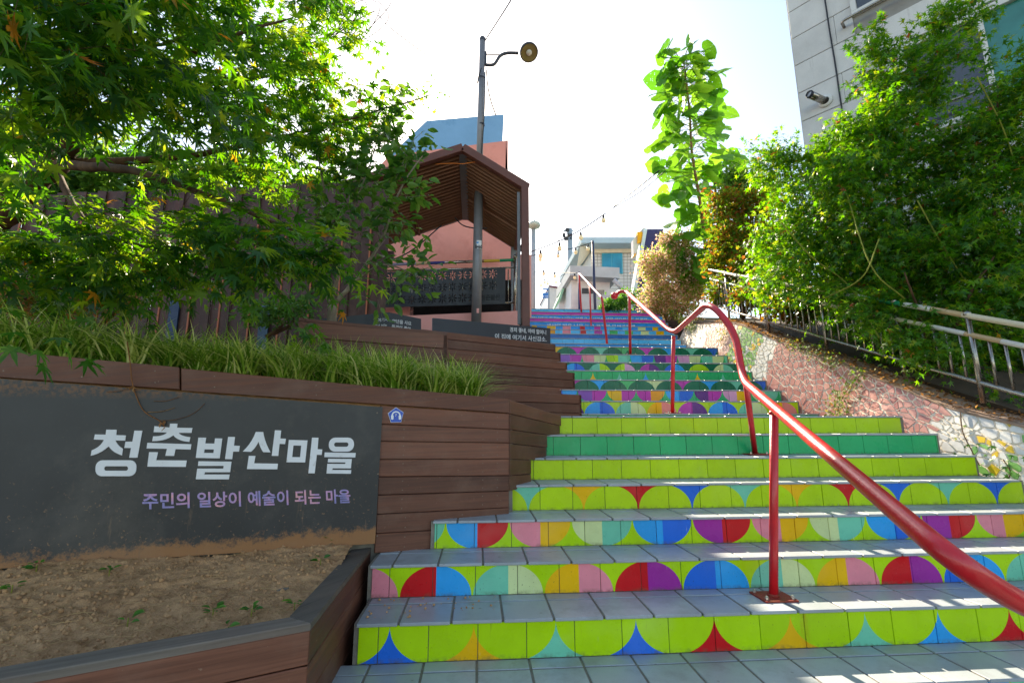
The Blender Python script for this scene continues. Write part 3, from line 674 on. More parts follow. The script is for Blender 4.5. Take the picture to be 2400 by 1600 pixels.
# ---------------------------------------------------------------- red handrails
M['red']=plain('red_gloss_paint',(206,30,40),.36,0,.6,var=.14,sc=14,bump=.12,bsc=90,coat=.2,dirt=(140,22,24),dsc=30,dth=(.66,.74))
def unit0(v): return np.asarray(v,float)/np.linalg.norm(v)
M['redrust']=plain('rusted_red_paint',(150,40,30),.6,0,.4,var=.3,sc=40,bump=.3,bsc=120,dirt=(120,66,36),dsc=40,dth=(.45,.6))
M['bolt']=plain('bolt_steel',(190,185,178),.3,.9,bump=0)
M['chrome']=plain('stainless_steel',(164,156,146),.28,1.,var=.2,sc=20,bump=.06,dirt=(110,90,70),dsc=14,dth=(.62,.8))
hr=thing('red_handrail','long bent red painted pipe handrail running up the middle of the stairs','handrail',(1.4,.15,.15))
A_=pd(1742,893,3.1); path=[pd(2560,1478,.98),pd(2385,1412,.98),pd(2235,1313,.94),A_,pd(1722,775,3.38),pd(1663,706,3.65),pd(1578,783,4.8),pd(1468,684,6.45)]
b=MB(); b.tube(fillet(path,[0,.1,.25,.16,.16,.2,.22,0],8),.0245,16); b.build('rail',M['red'],hr)
e=path[-1]; b=MB(); b.tube(bez([e,pd(1455,683,6.55),pd(1446,688,6.6)],6),.024,12); b.ball(pd(1440,693,6.6),.052,14,10); b.build('end_knob',M['red'],hr)
def post(root,base,top,r=.0195,plate=.078):
    base,top=np.asarray(base,float),np.asarray(top,float)
    b=MB(); b.tube([base,top],r,14); p=b.build('post',M['red'],root)
    b=MB(); b.lathe(base+[0,0,.008],[(r,.010),(r+.004,.006),(r+.007,.0),(r,.0)],14); b.build('weld_bead',M['redrust'],p)
    dv_=unit0(base-top); b=MB(); b.lathe(top+dv_*.018,[(r,.012),(r+.003,.004),(r+.004,-.004),(r,-.008)],14,dv_); b.build('weld_bead',M['red'],p)
    b=MB(); b.box(base+[0,0,.004],(plate*2,plate*1.7,.008),0,.001); pl=b.build('base_plate',M['redrust'],root)
    for i in(-1,1):
        for j in(-1,1):
            c=base+[i*plate*.78,j*plate*.62,.008]; b=MB(); b.tube([c,c+[0,0,.010]],.0085,6,smooth=False); b.tube([c+[0,0,.010],c+[0,0,.016]],.005,8); b.build('bolt',M['bolt'],pl)
ab=path[2]-path[3]; t=(0.145-path[3][1])/ab[1]; post(hr,(1.37,.145,.1525),path[3]+ab*t-[0,0,.01])
post(hr,(2.06,1.335,.7255),A_+(path[4]-A_)*.12+[.08,.1,-.03]); post(hr,(2.03,2.72,1.064),path[6]-[0,0,.02]); post(hr,(2.17,4.40,1.942),pd(1475,693,6.4))
h2=thing('red_handrail','short red painted pipe handrail on the top flight with the blue steps','handrail',(2.26,5.9,2.366))
B0=np.array([2.262,5.9,2.366]); T0=atY(1411,698,5.9); T1=atY(1357,640,8.2); B1=atY(1363,739,8.2)
b=MB(); b.tube(fillet([B0,T0,T1,B1],.09,6),.021,14); b.build('rail',M['red'],h2)
m0=lerp(T0,T1,.47); b=MB(); b.tube([(m0[0],m0[1],m0[2]-.95),m0],.017,12); b.build('post',M['red'],h2)
# ---------------------------------------------------------------- mosaic slope wall on the right
def mos(name,c): return plain(name,c,.3,var=.1,sc=9,bump=.06,bsc=30,coat=.15,dirt=(120,100,84),dsc=20,dth=(.68,.86))
MO=dict(pink=[mos('mosaic_pink_%d'%i,c) for i,c in enumerate(((192,128,118),(178,112,104),(204,144,132)))],white=[mos('mosaic_white_%d'%i,c) for i,c in enumerate(((226,224,218),(212,210,206)))],green=[mos('mosaic_green',(120,178,88))],yellow=[mos('mosaic_yellow',(226,188,40))],cream=[mos('mosaic_cream_%d'%i,c) for i,c in enumerate(((206,160,146),(190,140,128)))])
M['grout']=plain('pale_grout',(230,216,196),.9,var=.12,sc=8,bump=.4,dirt=(150,130,110),dsc=10,dth=(.6,.8))
KY=[-.8,.3,.95,1.43,1.94,2.48,3.61,4.23,4.62,5.4,6.8]; KT=[.40,.72,.92,1.06,1.30,1.55,2.05,2.36,2.50,2.66,2.95]; KB=[-.6,.0,.35,.62,.84,.86,1.40,1.7,1.92,2.06,2.34]; KXT=[3.8]*8+[3.82,3.9,4.15]; KXB=[3.575]*8+[3.58,3.63,3.80]
def wp(y,t,off=0):
    a=np.array([np.interp(y,KY,KXB),y,np.interp(y,KY,KB)]); b_=np.array([np.interp(y,KY,KXT),y,np.interp(y,KY,KT)])
    n=np.array([-.93,0,.36]); return a+(b_-a)*t+n*off
mw=thing('mosaic_wall','sloping retaining wall covered in broken pink tile mosaic right of the stairs','wall',(3.7,2.2,.9))
b=MB(); ys_=np.arange(-.8,6.81,.05)
for y0,y1 in zip(ys_[:-1],ys_[1:]):
    for k in range(5): b.add([wp(y0,k/5),wp(y1,k/5),wp(y1,(k+1)/5),wp(y0,(k+1)/5)],[(0,1,2,3)])
    p,q=wp(y0,1),wp(y1,1); b.add([p,q,q+[4.15-q[0],0,0],p+[4.15-p[0],0,0]],[(0,1,2,3)])
b.build('body',M['grout'],mw)
def voronoi(pts,lo,hi):
    out=[]
    for i,c in enumerate(pts):
        poly=[np.array(q,float) for q in((lo[0],lo[1]),(hi[0],lo[1]),(hi[0],hi[1]),(lo[0],hi[1]))]
        d=((pts-c)**2).sum(1); 
        for j in np.argsort(d)[1:26]:
            m=(c+pts[j])/2; nn=pts[j]-c; new=[]
            for a in range(len(poly)):
                p,q=poly[a],poly[(a+1)%len(poly)]; sp,sq=(p-m)@nn,(q-m)@nn
                if sp<=0: new.append(p)
                if (sp<0)!=(sq<0) and abs(sp-sq)>1e-12: new.append(p+(q-p)*sp/(sp-sq))
            poly=new
            if len(poly)<3: break
        if len(poly)>=3: out.append((i,np.array(poly)))
    return out
def zone(y,t,r):
    y=y+.12*(t-.5)
    if y<1.22: return 'white' if r<.5 else 'green' if r<.78 else 'yellow'
    if y<1.52: return 'white'
    if y<3.56: return 'pink'
    if y<3.82: return 'white'
    if y<4.42: return 'green' if r<.62 else 'yellow' if r<.86 else 'white'
    return 'cream'
def cellpts(n,y0,y1):
    P=[]
    while len(P)<n:
        c=np.array([rng.uniform(y0,y1),rng.uniform(.1,.74)*1.0])
        if all(((c-q)**2).sum()> .0015 for q in P[-260:]): P.append(c)
    return np.array(P)
HS=.72
pts=cellpts(640,-.5,5.3); pts=pts[np.argsort(pts[:,0])]
cells=voronoi(pts,(-.5,0.0),(5.3,HS)); rest=MB(); cnt=0; restm=[]
order=sorted(cells,key=lambda c:abs(pts[c[0],0]-2.1)); done=0
def shards(poly):
    c=poly.mean(0)+rng.normal(size=2)*.012; a=rng.uniform(0,math.pi); nn=np.array([math.cos(a),math.sin(a)]); out=[]
    for sg in(1,-1):
        new=[]
        for k in range(len(poly)):
            p,q=poly[k],poly[(k+1)%len(poly)]; sp,sq=sg*((p-c)@nn),sg*((q-c)@nn)
            if sp<=0: new.append(p)
            if (sp<0)!=(sq<0) and abs(sp-sq)>1e-12: new.append(p+(q-p)*sp/(sp-sq))
        if len(new)>=3: out.append(np.array(new))
    return out
pieces=[]
for i,poly in order:
    y_=poly.mean(0)[0]
    for q in (shards(poly) if rng.random()<(.55 if y_>1.3 else .35) else [poly]): pieces.append((i,q))
for i,poly in pieces:
    c=poly.mean(0); y,t=c[0],c[1]/HS; a_=.5*abs(np.dot(poly[:,0],np.roll(poly[:,1],1))-np.dot(poly[:,1],np.roll(poly[:,0],1)))
    if a_<.0004: continue
    z=zone(y,t,rng.random()); g=.0085; sh=1-g/ (math.sqrt(a_)*.5+1e-6); P2=c+(poly-c)*max(.5,sh)
    hgt=.004+.003*rng.random(); tilt=rng.normal(0,.02,2)
    top=[wp(q[0],q[1]/HS,hgt+(q-c)@tilt*.4) for q in P2]; bot=[wp(q[0],q[1]/HS,-.004) for q in P2]; n=len(top)
    fs=[tuple(range(n)),]+[(k,k+n,(k+1)%n+n,(k+1)%n) for k in range(n)]
    nn=np.cross(np.array(top[1])-top[0],np.array(top[2])-top[0])
    if nn[0]>0: fs=[f[::-1] for f in fs]
    if done<300 and t>.18:
        o=MB(); o.add(top+bot,fs); o.build('mosaic_tile',rnd.choice(MO[z]),mw); done+=1
    else: restm.append((z,top+bot,fs))
rb=MB(); mi=[]; mats=[MO[k][0] for k in('pink','white','green','yellow','cream')]; ix=dict(pink=0,white=1,green=2,yellow=3,cream=4)
for z,vs_,fs in restm: rb.add(vs_,fs); mi+= [ix[z]]*len(fs)
o=rb.build('mosaic_tiles',mats,mw); o.data.polygons.foreach_set('material_index',mi); o['kind']='stuff'; o['label']='the remaining small mosaic tiles along the wall'
# coping ledge on top
b=MB()
for k in range(len(KY)-1):
    y0,y1=KY[k],KY[k+1]; a,c=wp(y0,1),wp(y1,1)
    b.slab([a+[-.012,0,.0],c+[-.012,0,0],c+[.34,0,.0],a+[.34,0,.0]],(0,0,.010))
M['coping']=plain('dusty_coping',(176,146,126),.9,var=.2,sc=9,bump=.4,dirt=(112,84,64),dsc=6,dth=(.45,.7)); b.build('coping',M['coping'],mw)
# ---------------------------------------------------------------- stainless fence with taped rails
fn=thing('stainless_fence','stainless steel balustrade with colour taped rails on top of the mosaic wall','fence',(3.93,2.6,1.6))
XF=3.93
def zu(y): return 1.235+.44*y
def zm(y): return 1.08+.437*y
def zl(y): return .72+.42*y
def fp_(y,z): return (XF+max(0,(y-4.6))*.12,y,z)
TP=[plain('tape_'+n,c,.35,0,.5,var=.05,bump=0) for n,c in(('white',(206,200,188)),('green',(0,138,92)),('beige',(190,160,118)),('blue',(40,70,160)),('cream',(210,196,164)))]
for zf,r,nm in((zu,.022,'upper_rail'),(zm,.0195,'middle_rail')):
    b=MB(); b.tube([fp_(-.6,zf(-.6)),fp_(4.6,zf(4.6)),fp_(5.5,zf(5.5))],r,12); rl=b.build(nm,M['chrome'],fn)
    y=-.55; k=0; seq=[0,4,2,0,4,2,0,1,0,4,2,0,1,0] if nm=='upper_rail' else [0,0,1,0,0,2,0,4,2,4,1,0,4]
    while y<5.3:
        L_=rnd.choice((.25,.38,.5)); m=TP[seq[k%len(seq)]]; k+=1; y1=min(y+L_,4.59 if y<4.59 else 5.45)
        b=MB(); b.tube([fp_(y,zf(y)),fp_(y1-.002,zf(y1-.002))],r+.0012,12,cap=False); b.build('tape_band',m,rl); y=y1
b=MB(); b.tube([fp_(-.6,zl(-.6)),fp_(4.6,zl(4.6)),fp_(5.5,zl(5.5))],.017,10); b.build('bottom_rail',M['chrome'],fn)
for y in(4.87,3.86,2.85,1.93,1.3,.3):
    b=MB(); x,yy,_=fp_(y,0); b.tube([(x,y,zl(y)-.16),(x,y,zu(y))],.019,12); b.ball((x,y,zu(y)+.012),.028,10,8); b.build('post',M['chrome'],fn)
y=-.5
while y<5.4:
    if min(abs(y-q) for q in(4.87,3.86,2.85,1.93,1.3,.3))>.04:
        x,_,_=fp_(y,0); b=MB(); b.tube([(x,y,zl(y)),(x,y,zm(y))],.0105,8); b.build('baluster',M['chrome'],fn)
    y+=.105
# ---------------------------------------------------------------- granite clad building on the right
def granite():
    t=NT('granite_cladding'); p=t.pos(); n=t.noise(p,120,3,.6); a=t.noise(p,1.6,6,.65)
    col=t.mix(n,lin((196,193,190)),lin((228,225,220))); col=t.mix(1.,col,t.mr(a,.3,.7,.86,1.08),'MULTIPLY'); col=t.mix(1.,col,t.mr(t.rand(),0,1,.93,1.05),'MULTIPLY')
    dr=t.noise(t.mapv(p,(9,9,.9)),1.,6,.7); col=t.mix(t.mr(dr,.62,.8,0,.45),col,lin((112,104,98)))
    return t.bsdf(col,.75,0,.3,t.bump(n,.25,.004))
M['granite']=granite(); M['joint']=plain('dark_joint',(150,146,140),.9,bump=.2)
M['frame']=plain('white_window_frame',(216,214,208),.45,var=.05,bump=.03)
def glass(name,c,r=.06):
    t=NT(name); p=t.pos(); n=t.noise(p,3,4); col=t.mix(n,lin(c),lin(tuple(q*.6 for q in c))); return t.bsdf(col,r,0,.6,None,.3)
M['teal_glass']=glass('teal_tinted_glass',(64,150,140)); M['grey_glass']=glass('grey_glass',(92,98,108))
bc=pd(1865,170,8); PG=Plane((bc[0],bc[1]),-53)
gb=thing('granite_building','tall grey granite clad apartment building behind the right hand shrubs','building',(bc[0],bc[1],1.0))
n_=PG.n; n_=n_ if n_@(CAM-bc)>0 else -n_
b=MB(); q0=PG.xyz(0,1.0); q1=PG.xyz(9,1.0); dp=-n_*6
b.slab([q0-n_*.03,q1-n_*.03,q1-n_*.03+dp,q0-n_*.03+dp],(0,0,10.2)); b.build('body',M['joint'],gb)
def pg(u,z,off): return PG.xyz(u,z)+n_*off
W1=(PG.uv(PG.at(2035,40)),PG.uv(PG.at(2090,-40)))
z0=PG.uv(PG.at(1856,92))[1]; ph=.53
holes=[(.86,2.7,7.34,8.9),(1.30,4.6,4.95,6.44)]
zz=z0-ph*12
while zz<11:
    xs=[0,.62,2.0,3.4,4.8,6.2,7.6,9] if int(round((zz-z0)/ph))%2 else [0,1.2,2.6,4.0,5.4,6.8,8.2,9]
    for a,c in zip(xs[:-1],xs[1:]):
        segs=[(a,c)]
        for h in holes:
            if zz+ph>h[2]+.02 and zz<h[3]-.02:
                ns=[]
                for s0,s1 in segs:
                    if s1<=h[0] or s0>=h[1]: ns.append((s0,s1))
                    else:
                        if s0<h[0]: ns.append((s0,h[0]))
                        if s1>h[1]: ns.append((h[1],s1))
                segs=ns
        for s0,s1 in segs:
            if s1-s0<.05: continue
            b=MB(); c_=pg((s0+s1)/2,zz+ph/2,-.014); b.obox(c_,PG.t*((s1-s0)/2-.002),n_*.014,(0,0,ph/2-.006),.004); b.build('cladding_panel',M['granite'],gb)
    zz+=ph
# left return wall
b=MB(); b.slab([q0-n_*.03+[0,0,0],q0-n_*.03+[0,0,10.2],q0-n_*.03+dp+[0,0,10.2],q0-n_*.03+dp],-PG.t*.02); b.build('side_wall',M['granite'],gb)
def window(root,h,glz,mull,fm=.07):
    u0,u1,za,zb=h; w_=MB()
    for (a,c,d,e) in((u0,u1,za,za+fm),(u0,u1,zb-fm,zb),(u0,u0+fm,za+fm,zb-fm),(u1-fm,u1,za+fm,zb-fm)): w_.obox(pg((a+c)/2,(d+e)/2,.005),PG.t*((c-a)/2),n_*.035,(0,0,(e-d)/2),.004)
    wn=w_.build('window',M['frame'],root)
    for i in range(mull):
        a=u0+fm+(u1-u0-2*fm)*i/mull; c=u0+fm+(u1-u0-2*fm)*(i+1)/mull
        g=MB(); g.obox(pg((a+c)/2,(za+zb)/2,-.03),PG.t*((c-a)/2-.001),n_*.006,(0,0,(zb-za)/2-fm)); g.build('pane',glz[i%len(glz)],wn)
        if i: s=MB(); s.obox(pg(a,(za+zb)/2,-.01),PG.t*.03,n_*.02,(0,0,(zb-za)/2-fm),.003); s.build('sash',M['frame'],wn)
window(gb,holes[0],[M['grey_glass'],M['frame']],4); window(gb,holes[1],[M['grey_glass'],M['teal_glass'],M['teal_glass'],M['teal_glass']],4,.09)
for k,h in enumerate(holes):
    b=MB(); zr=h[2]+(-.1 if k==0 else .28); b.tube(fillet([pg(h[0]-.12,zr,0),pg(h[0]-.12,zr,.16),pg(h[1]+.05,zr,.16),pg(h[1]+.05,zr,0)],.06,5),.022,10); b.build('guard_rail',M['chrome'],gb)
c=PG.at(1935,238); vt=thing('vent_pipe','stubby steel boiler flue with white collar on the granite wall','vent',tuple(c))
b=MB(); b.lathe(c,[(0,0),(.105,0),(.1,.03),(.06,.035)],18,n_); b.build('collar',M['frame'],vt)
M['dark']=plain('dark_rubber',(34,38,48),.6,bump=.05)
ax=n_*.9-PG.t*.35+np.array([0,0,.1]); ax/=np.linalg.norm(ax)
b=MB(); b.tube([c,c+ax*.36],.056,16); pp=b.build('pipe',M['chrome'],vt)
b=MB(); b.lathe(c+ax*.36,[(.058,-.03),(.062,0),(.05,.02),(.04,.0),(0,-.005)],16,ax); b.build('cap',M['dark'],vt)
for k in range(4):
    for s in range(5):
        a=R(180+s*32); z=ax; x_=np.cross(z,[.3,1,.2]); x_/=np.linalg.norm(x_); y_=np.cross(z,x_); o_=math.cos(a)*x_+math.sin(a)*y_
        b=MB(); p_=c+ax*(.2+.032*k)+o_*.0562; b.obox(p_,ax*.009,np.cross(ax,o_)*.006,o_*.0008); b.build('slot',M['dark'],pp)
def cable(name,pts,r,m,label,n=8,group=None):
    b=MB(); b.tube(bez(pts,n),r,6); return tag(b.build(name,m),label,'cable',group)
M['cable']=plain('black_cable',(40,40,46),.6,bump=0)
cable('wall_cable',[PG.at(1928,-40)+n_*.02,PG.at(1945,70)+n_*.03,PG.at(1958,150)+n_*.015,PG.at(1975,260)+n_*.03,PG.at(1990,330)+n_*.02],.012,M['cable'],'dark cables clipped down the granite wall beside the flue')
# ---------------------------------------------------------------- terrain and street
def asphalt():
    t=NT('asphalt'); p=t.pos(); a=t.noise(p,1.2,6); n=t.noise(p,90,3); col=t.mix(a,lin((78,78,78)),lin((104,102,98))); return t.bsdf(col,.9,0,.3,t.bump(n,.4,.004))
M['asphalt']=asphalt()
b=MB(); b.slab([(-400,-400,-.62),(400,-400,-.62),(400,-.9,-.62),(-400,-.9,-.62)],(0,0,-.3)); g=b.build('ground',M['asphalt']); g['kind']='structure'
b=MB(); b.slab([(-400,8.9,3.62),(400,8.9,3.62),(400,600,3.62),(-400,600,3.62)],(0,0,-.3)); g=b.build('street',M['asphalt']); g['kind']='structure'
b=MB(); b.slab([(-.9,-.9,-.31),(XR,-.9,-.31),(XR,-.55,-.31),(-.9,-.55,-.31)],(0,0,-.3)); g=b.build('lower_landing',M['concrete']); g['kind']='structure'
def slope(name,x0,x1,prof,m):
    b=MB()
    for (ya,za),(yb,zb) in zip(prof[:-1],prof[1:]): b.add([(x0,ya,za),(x1,ya,za),(x1,yb,zb),(x0,yb,zb),(x0,ya,-1.2),(x1,ya,-1.2),(x1,yb,-1.2),(x0,yb,-1.2)],[(0,1,2,3),(0,4,5,1),(1,5,6,2),(3,2,6,7),(0,3,7,4)])
    g=b.build(name,m); g['kind']='structure'
slope('hillside_right',4.12,60,[(-.9,-.6),(-.5,.4),(1,.95),(4.6,2.45),(9.0,3.58)],M['soil_dark'])
slope('hillside_left',-60,-3.6,[(-.9,-.6),(.6,.9),(2.4,1.5),(4.6,2.4),(9.0,3.58)],M['soil_dark'])
slope('hillside_middle',-3.6,.86,[(2.4,.7),(4.4,1.5),(5.6,2.4),(9.0,3.58)],M['soil_dark'])
# ---------------------------------------------------------------- pink building with blue parapet
M['pink']=plain('pink_stucco',(246,160,144),.85,var=.07,sc=1.5,bump=.35,bsc=22,dirt=(214,122,108),dsc=1.6,dth=(.52,.8))
M['pinkl']=plain('pale_pink_stucco',(244,170,158),.85,var=.06,sc=3,bump=.25,bsc=30,dirt=(200,118,110),dsc=5,dth=(.62,.85))
M['bluew']=plain('sky_blue_stucco',(128,176,214),.85,var=.06,sc=2,bump=.3,bsc=24,dirt=(84,146,190),dsc=2.2,dth=(.56,.8))
YP=7.6
def py(x,y,Y=YP): return atY(x,y,Y)
pk=thing('pink_building','pink stuccoed house with a sky blue parapet behind the shelter','building',(-1,YP,3.0))
low=[(-2.75,YP,2.6),(.86,YP,2.6)]
b=MB(); b.slab([low[0],low[1],py(1187,342)*[1,1,1],py(1187,330),py(930,362),py(905,372),py(820,470)],(0,2.2,0)); b.build('wall',M['pink'],pk)
b=MB(); b.slab([py(928,362.5),py(1178,331),py(1181,268),py(1000,283.5)]+[-np.array([0,0,0])+py(905,372)],(0,.35,0)); b.build('parapet',M['bluew'],pk)
b=MB(); b.slab([py(1186,329),py(1191,329),py(1190,420),py(1184,420)],(0,.4,0)); b.build('corner_band',M['pinkl'],pk)
b=MB(); b.slab([(.86,YP-.1,2.8),(1.10,YP-.1,2.8),(1.115,YP-.1,4.62),(.80,YP-.1,4.62)],(0,1.4,0)); b.build('pillar',M['pinkl'],pk)
M['signblue']=plain('blue_letter_paint',(32,84,190),.5,var=.05,bump=0)
for x0,x1 in((1028,1040),(1044,1062)):
    b=MB(); b.slab([py(x0,524,YP-.01),py(x1,523,YP-.01),py(x1,518,YP-.01),py(x0,519,YP-.01)],(0,-.015,0)); b.slab([py(x0,518,YP-.01),py(x0+5,518,YP-.01),py(x0+5,505,YP-.01),py(x0,505,YP-.01)],(0,-.015,0)); b.build('lettering',M['signblue'],pk)
# parapet wall, railing, pierced screen
pw2=thing('pink_parapet','low pink stucco parapet below the pierced black screen','wall',(-.6,6.05,2.5))
YS=6.0
b=MB(); b.slab([atY(800,780,YS),atY(1218,790,YS),atY(1217,728,YS),atY(900,742,YS),atY(800,745,YS)],(0,.18,0)); b.build('wall',M['pinkl'],pw2)
for x0,x1 in((901,960),): b=MB(); b.slab([atY(x0,745,YS+.3),atY(x1,745,YS+.3),atY(x1,715,YS+.3),atY(x0,716,YS+.3)],(0,.25,0)); b.build('pier',M['pinkl'],pw2)
M['void']=plain('dark_recess',(30,24,24),.9,bump=.1)
b=MB(); b.slab([atY(820,760,YS+.9),atY(1222,760,YS+.9),atY(1222,655,YS+.9),atY(820,668,YS+.9)],(0,.1,0)); b.build('dark_opening_panel',M['void'],pk)
rl=thing('screen_railing','polished steel railing with coloured tape in front of the pink wall','railing',(-.5,YS+.1,2.9))
ra,rb_=atY(835,623,YS+.12),atY(1207,609,YS+.12)
b=MB(); b.tube([ra,rb_],.026,12); rr_=b.build('top_rail',M['chrome'],rl)
cols=[TP[2],TP[1],plain('tape_lilac',(150,140,170),.4,bump=0),TP[2],plain('tape_navy',(24,40,120),.4,bump=0),None,plain('tape_brown',(150,104,70),.4,bump=0),plain('tape_yellow',(222,176,50),.4,bump=0),TP[1]]
fr=[0,.12,.18,.37,.46,.55,.74,.80,.90,.99]
for i,m in enumerate(cols):
    if m: b=MB(); b.tube([lerp(ra,rb_,fr[i]),lerp(ra,rb_,fr[i+1])],.0272,12,cap=False); b.build('tape_band',m,rr_)
for x,yt,yb in((967,612,745),(1208,604,735),(850,620,740)):
    t_=atY(x,yt,YS+.12); b_=atY(x-2,yb,YS+.12); b=MB(); b.tube([b_,t_],.028,12); b.ball(t_+[0,0,.02],.042,12,8); b.build('post',M['chrome'],rl)
for yy in(630,712):
    b=MB(); b.tube([atY(835,yy+6,YS+.12),atY(1208,yy-3,YS+.12)],.018,10); b.build('rail',M['chrome'],rl)
for k in range(22): 
    x=870+k*15.3; b=MB(); b.tube([atY(x,632,YS+.14),atY(x,712,YS+.14)],.012,6); b.build('baluster',M['chrome'],rl)
sc=thing('pierced_screen','black steel screen pierced with rows of starburst cut-outs','screen',(-.6,YS+.05,3.0))
A=atY(852,722,YS+.06); Bq=atY(1184,712,YS+.06); Cq=atY(1185,626.5,YS+.06); Dq=atY(852,640,YS+.06)
def scp(u,v): return (1-u)*(1-v)*A+u*(1-v)*Bq+u*v*Cq+(1-u)*v*Dq
WX=np.linalg.norm(Bq-A); sp=[[(0,0),(1,0),(1,1),(0,1)]]
def slit(cx,cy,a,r0,r1,w):
    ca,sa=math.cos(a),math.sin(a); out=[]
    for r,s in((r0,-w),(r1,-w),(r1,w),(r0,w)): x=(r*ca-s*sa); y=(r*sa+s*ca); out.append((cx+x/WX,cy+y/.62))
    return out
for j in range(3):
    for i in range(13):
        cx=.05+i*.0715; cy=.83-j*.315
        if j==2 and i>=11: continue
        for k in range(8):
            a=R(45*k); sp.append(slit(cx,cy,a,.030 if k%2 else .016,.086 if k%2 else .08,.0085))
me=curve_mesh('g',sp,.004); n=len(me.vertices); co=np.zeros(n*3,np.float32); me.vertices.foreach_get('co',co); co=co.reshape(-1,3)
W=np.array([scp(p[0],p[1])+[0,-p[2],0] for p in co]); o0=WL[sc.name]; me.vertices.foreach_set('co',(W-o0).astype(np.float32).ravel()); me.flip_normals(); me.update(); me.materials.clear()
M['blacksteel']=plain('black_steel',(34,34,36),.5,var=.1,sc=6,bump=.06,dirt=(80,74,70),dsc=12,dth=(.66,.85)); obj('panel',me,M['blacksteel'],sc,o0)
PSc=Plane((A[0],A[1]),0); M['void2']=plain('black_lettering',(12,12,14),.7,bump=0)
fit_text('청춘발산',(1127,705),(1172,703),15,Plane((0,YS+.054),0),0,M['void2'],sc,.02)
# ---------------------------------------------------------------- gabled shelter
M['brown']=plain('brown_painted_steel',(104,58,44),.5,var=.12,sc=5,bump=.1,dirt=(140,84,58),dsc=9,dth=(.62,.85))
def corr():
    t=NT('corrugated_sheet'); p=t.pos(); a=t.noise(p,3,5); col=t.mix(a,lin((104,68,50)),lin((146,98,68))); return t.bsdf(col,.45,.2,.5,None)
M['corr']=corr(); M['greysteel']=plain('grey_steel',(120,122,124),.5,.3,var=.1,bump=.05)
sh=thing('gabled_shelter','open brown steel shelter with a corrugated gable roof','shelter',(-.5,5.8,2.6))
Y0,Y1=4.9,6.8
ap=atY(1085,340,Y0); er=atY(1237,433,Y0); el=ap+(atY(852,414,Y0)-ap)*1.62
apb=np.array([ap[0]+.02,Y1,ap[2]-.0]); 
# back roof edge drops a little as in the photo
drop=np.array([0,Y1-Y0,-.30])
def beam(p,q,w_,h_,name,m,root,nrm=(0,1,0)):
    p,q=np.asarray(p,float),np.asarray(q,float); d=q-p; L_=np.linalg.norm(d); d/=L_; n=np.asarray(nrm,float); n-=d*(n@d); n/=np.linalg.norm(n); v=np.cross(d,n)
    b=MB(); b.obox((p+q)/2,d*L_/2,n*w_/2,v*h_/2,.006); return b.build(name,m,root)
beam(el+[0,0,-.06],ap+[0,0,-.06],.1,.13,'front_beam',M['brown'],sh); beam(ap+[0,.0,-.062],er+[0,0,-.062],.1,.13,'front_beam',M['brown'],sh)
beam(el+drop+[0,0,-.07],ap+drop+[0,0,-.07],.06,.05,'rear_beam',M['greysteel'],sh); beam(ap+drop+[0,0,-.07],er+drop+[0,0,-.07],.06,.05,'rear_beam',M['greysteel'],sh)
beam(ap+[0,.06,-.11],ap+drop+[0,0,-.11],.13,.06,'ridge_beam',M['greysteel'],sh,(1,0,0)); beam(er+[-.04,.06,-.11],er+drop+[-.04,0,-.11],.1,.06,'eave_beam',M['brown'],sh,(1,0,0))
mid=lerp(ap,el,.36); beam(mid+[0,.06,-.11],mid+drop+[0,0,-.11],.05,.05,'purlin',M['brown'],sh,(1,0,0))
def roof(p,q):
    n=240; V=[];F=[]; dn=np.cross(q-p,drop); dn/=np.linalg.norm(dn); dn=dn if dn[2]>0 else -dn
    for k in range(n+1):
        t=k/n; w_=.04*math.sin(2*math.pi*t*Y_R); 
        for e in(p,q): V.append(e+drop*t+dn*(w_-.06))
    for k in range(n): F.append((2*k,2*k+1,2*k+3,2*k+2))
    for k in range(n+1): V.append(V[2*k]+dn*.004); V.append(V[2*k+1]+dn*.004)
    s=2*(n+1)
    for k in range(n): F.append((s+2*k,s+2*k+2,s+2*k+3,s+2*k+1))
    b=MB(); b.add(V,F); return b
Y_R=21
roof(ap,el).build('roof_sheet',M['corr'],sh)
Y_R=30
# right slope in two sheets with a narrow gap where the lamp post passes
def roof2(p,q,t0,t1):
    n=int(220*(t1-t0)); V=[];F=[]; dn=np.cross(q-p,drop); dn/=np.linalg.norm(dn); dn=dn if dn[2]>0 else -dn
    for k in range(n+1):
        t=t0+(t1-t0)*k/n; w_=.04*math.sin(2*math.pi*t*21)
        for e in(p,q): V.append(e+drop*t+dn*(w_-.06))
    for k in range(n): F.append((2*k,2*k+1,2*k+3,2*k+2))
    s=2*(n+1)
    for k in range(n+1): V.append(V[2*k]+dn*.004); V.append(V[2*k+1]+dn*.004)
    for k in range(n): F.append((s+2*k,s+2*k+2,s+2*k+3,s+2*k+1))
    b=MB(); b.add(V,F); return b
roof2(ap,er,0,.60).build('roof_sheet',M['corr'],sh); roof2(ap,er,.622,1).build('roof_sheet',M['corr'],sh)
for p,dy in((er,.0),(er,1.9)):
    q=p+drop*(dy/1.9); b=MB(); b.box((q[0]-.05 if dy==0 else q[0]-.09,q[1]+(0 if dy==0 else -.05),(2.45+q[2])/2-.03),(.12,.12,q[2]-2.5),0,.006); b.build('post',M['brown'] if dy==0 else M['greysteel'],sh)
b=MB(); b.box((er[0]-.145,4.98,(2.5+er[2])/2-.05),(.05,.05,er[2]-2.6),0,.004); b.build('post',M['greysteel'],sh)
for dy in(0,1.8): 
    q=el+drop*(dy/1.9); b=MB(); b.box((q[0]+.06,q[1],(2.3+q[2])/2-.05),(.12,.12,q[2]-2.4),0,.006); b.build('post',M['brown'],sh)
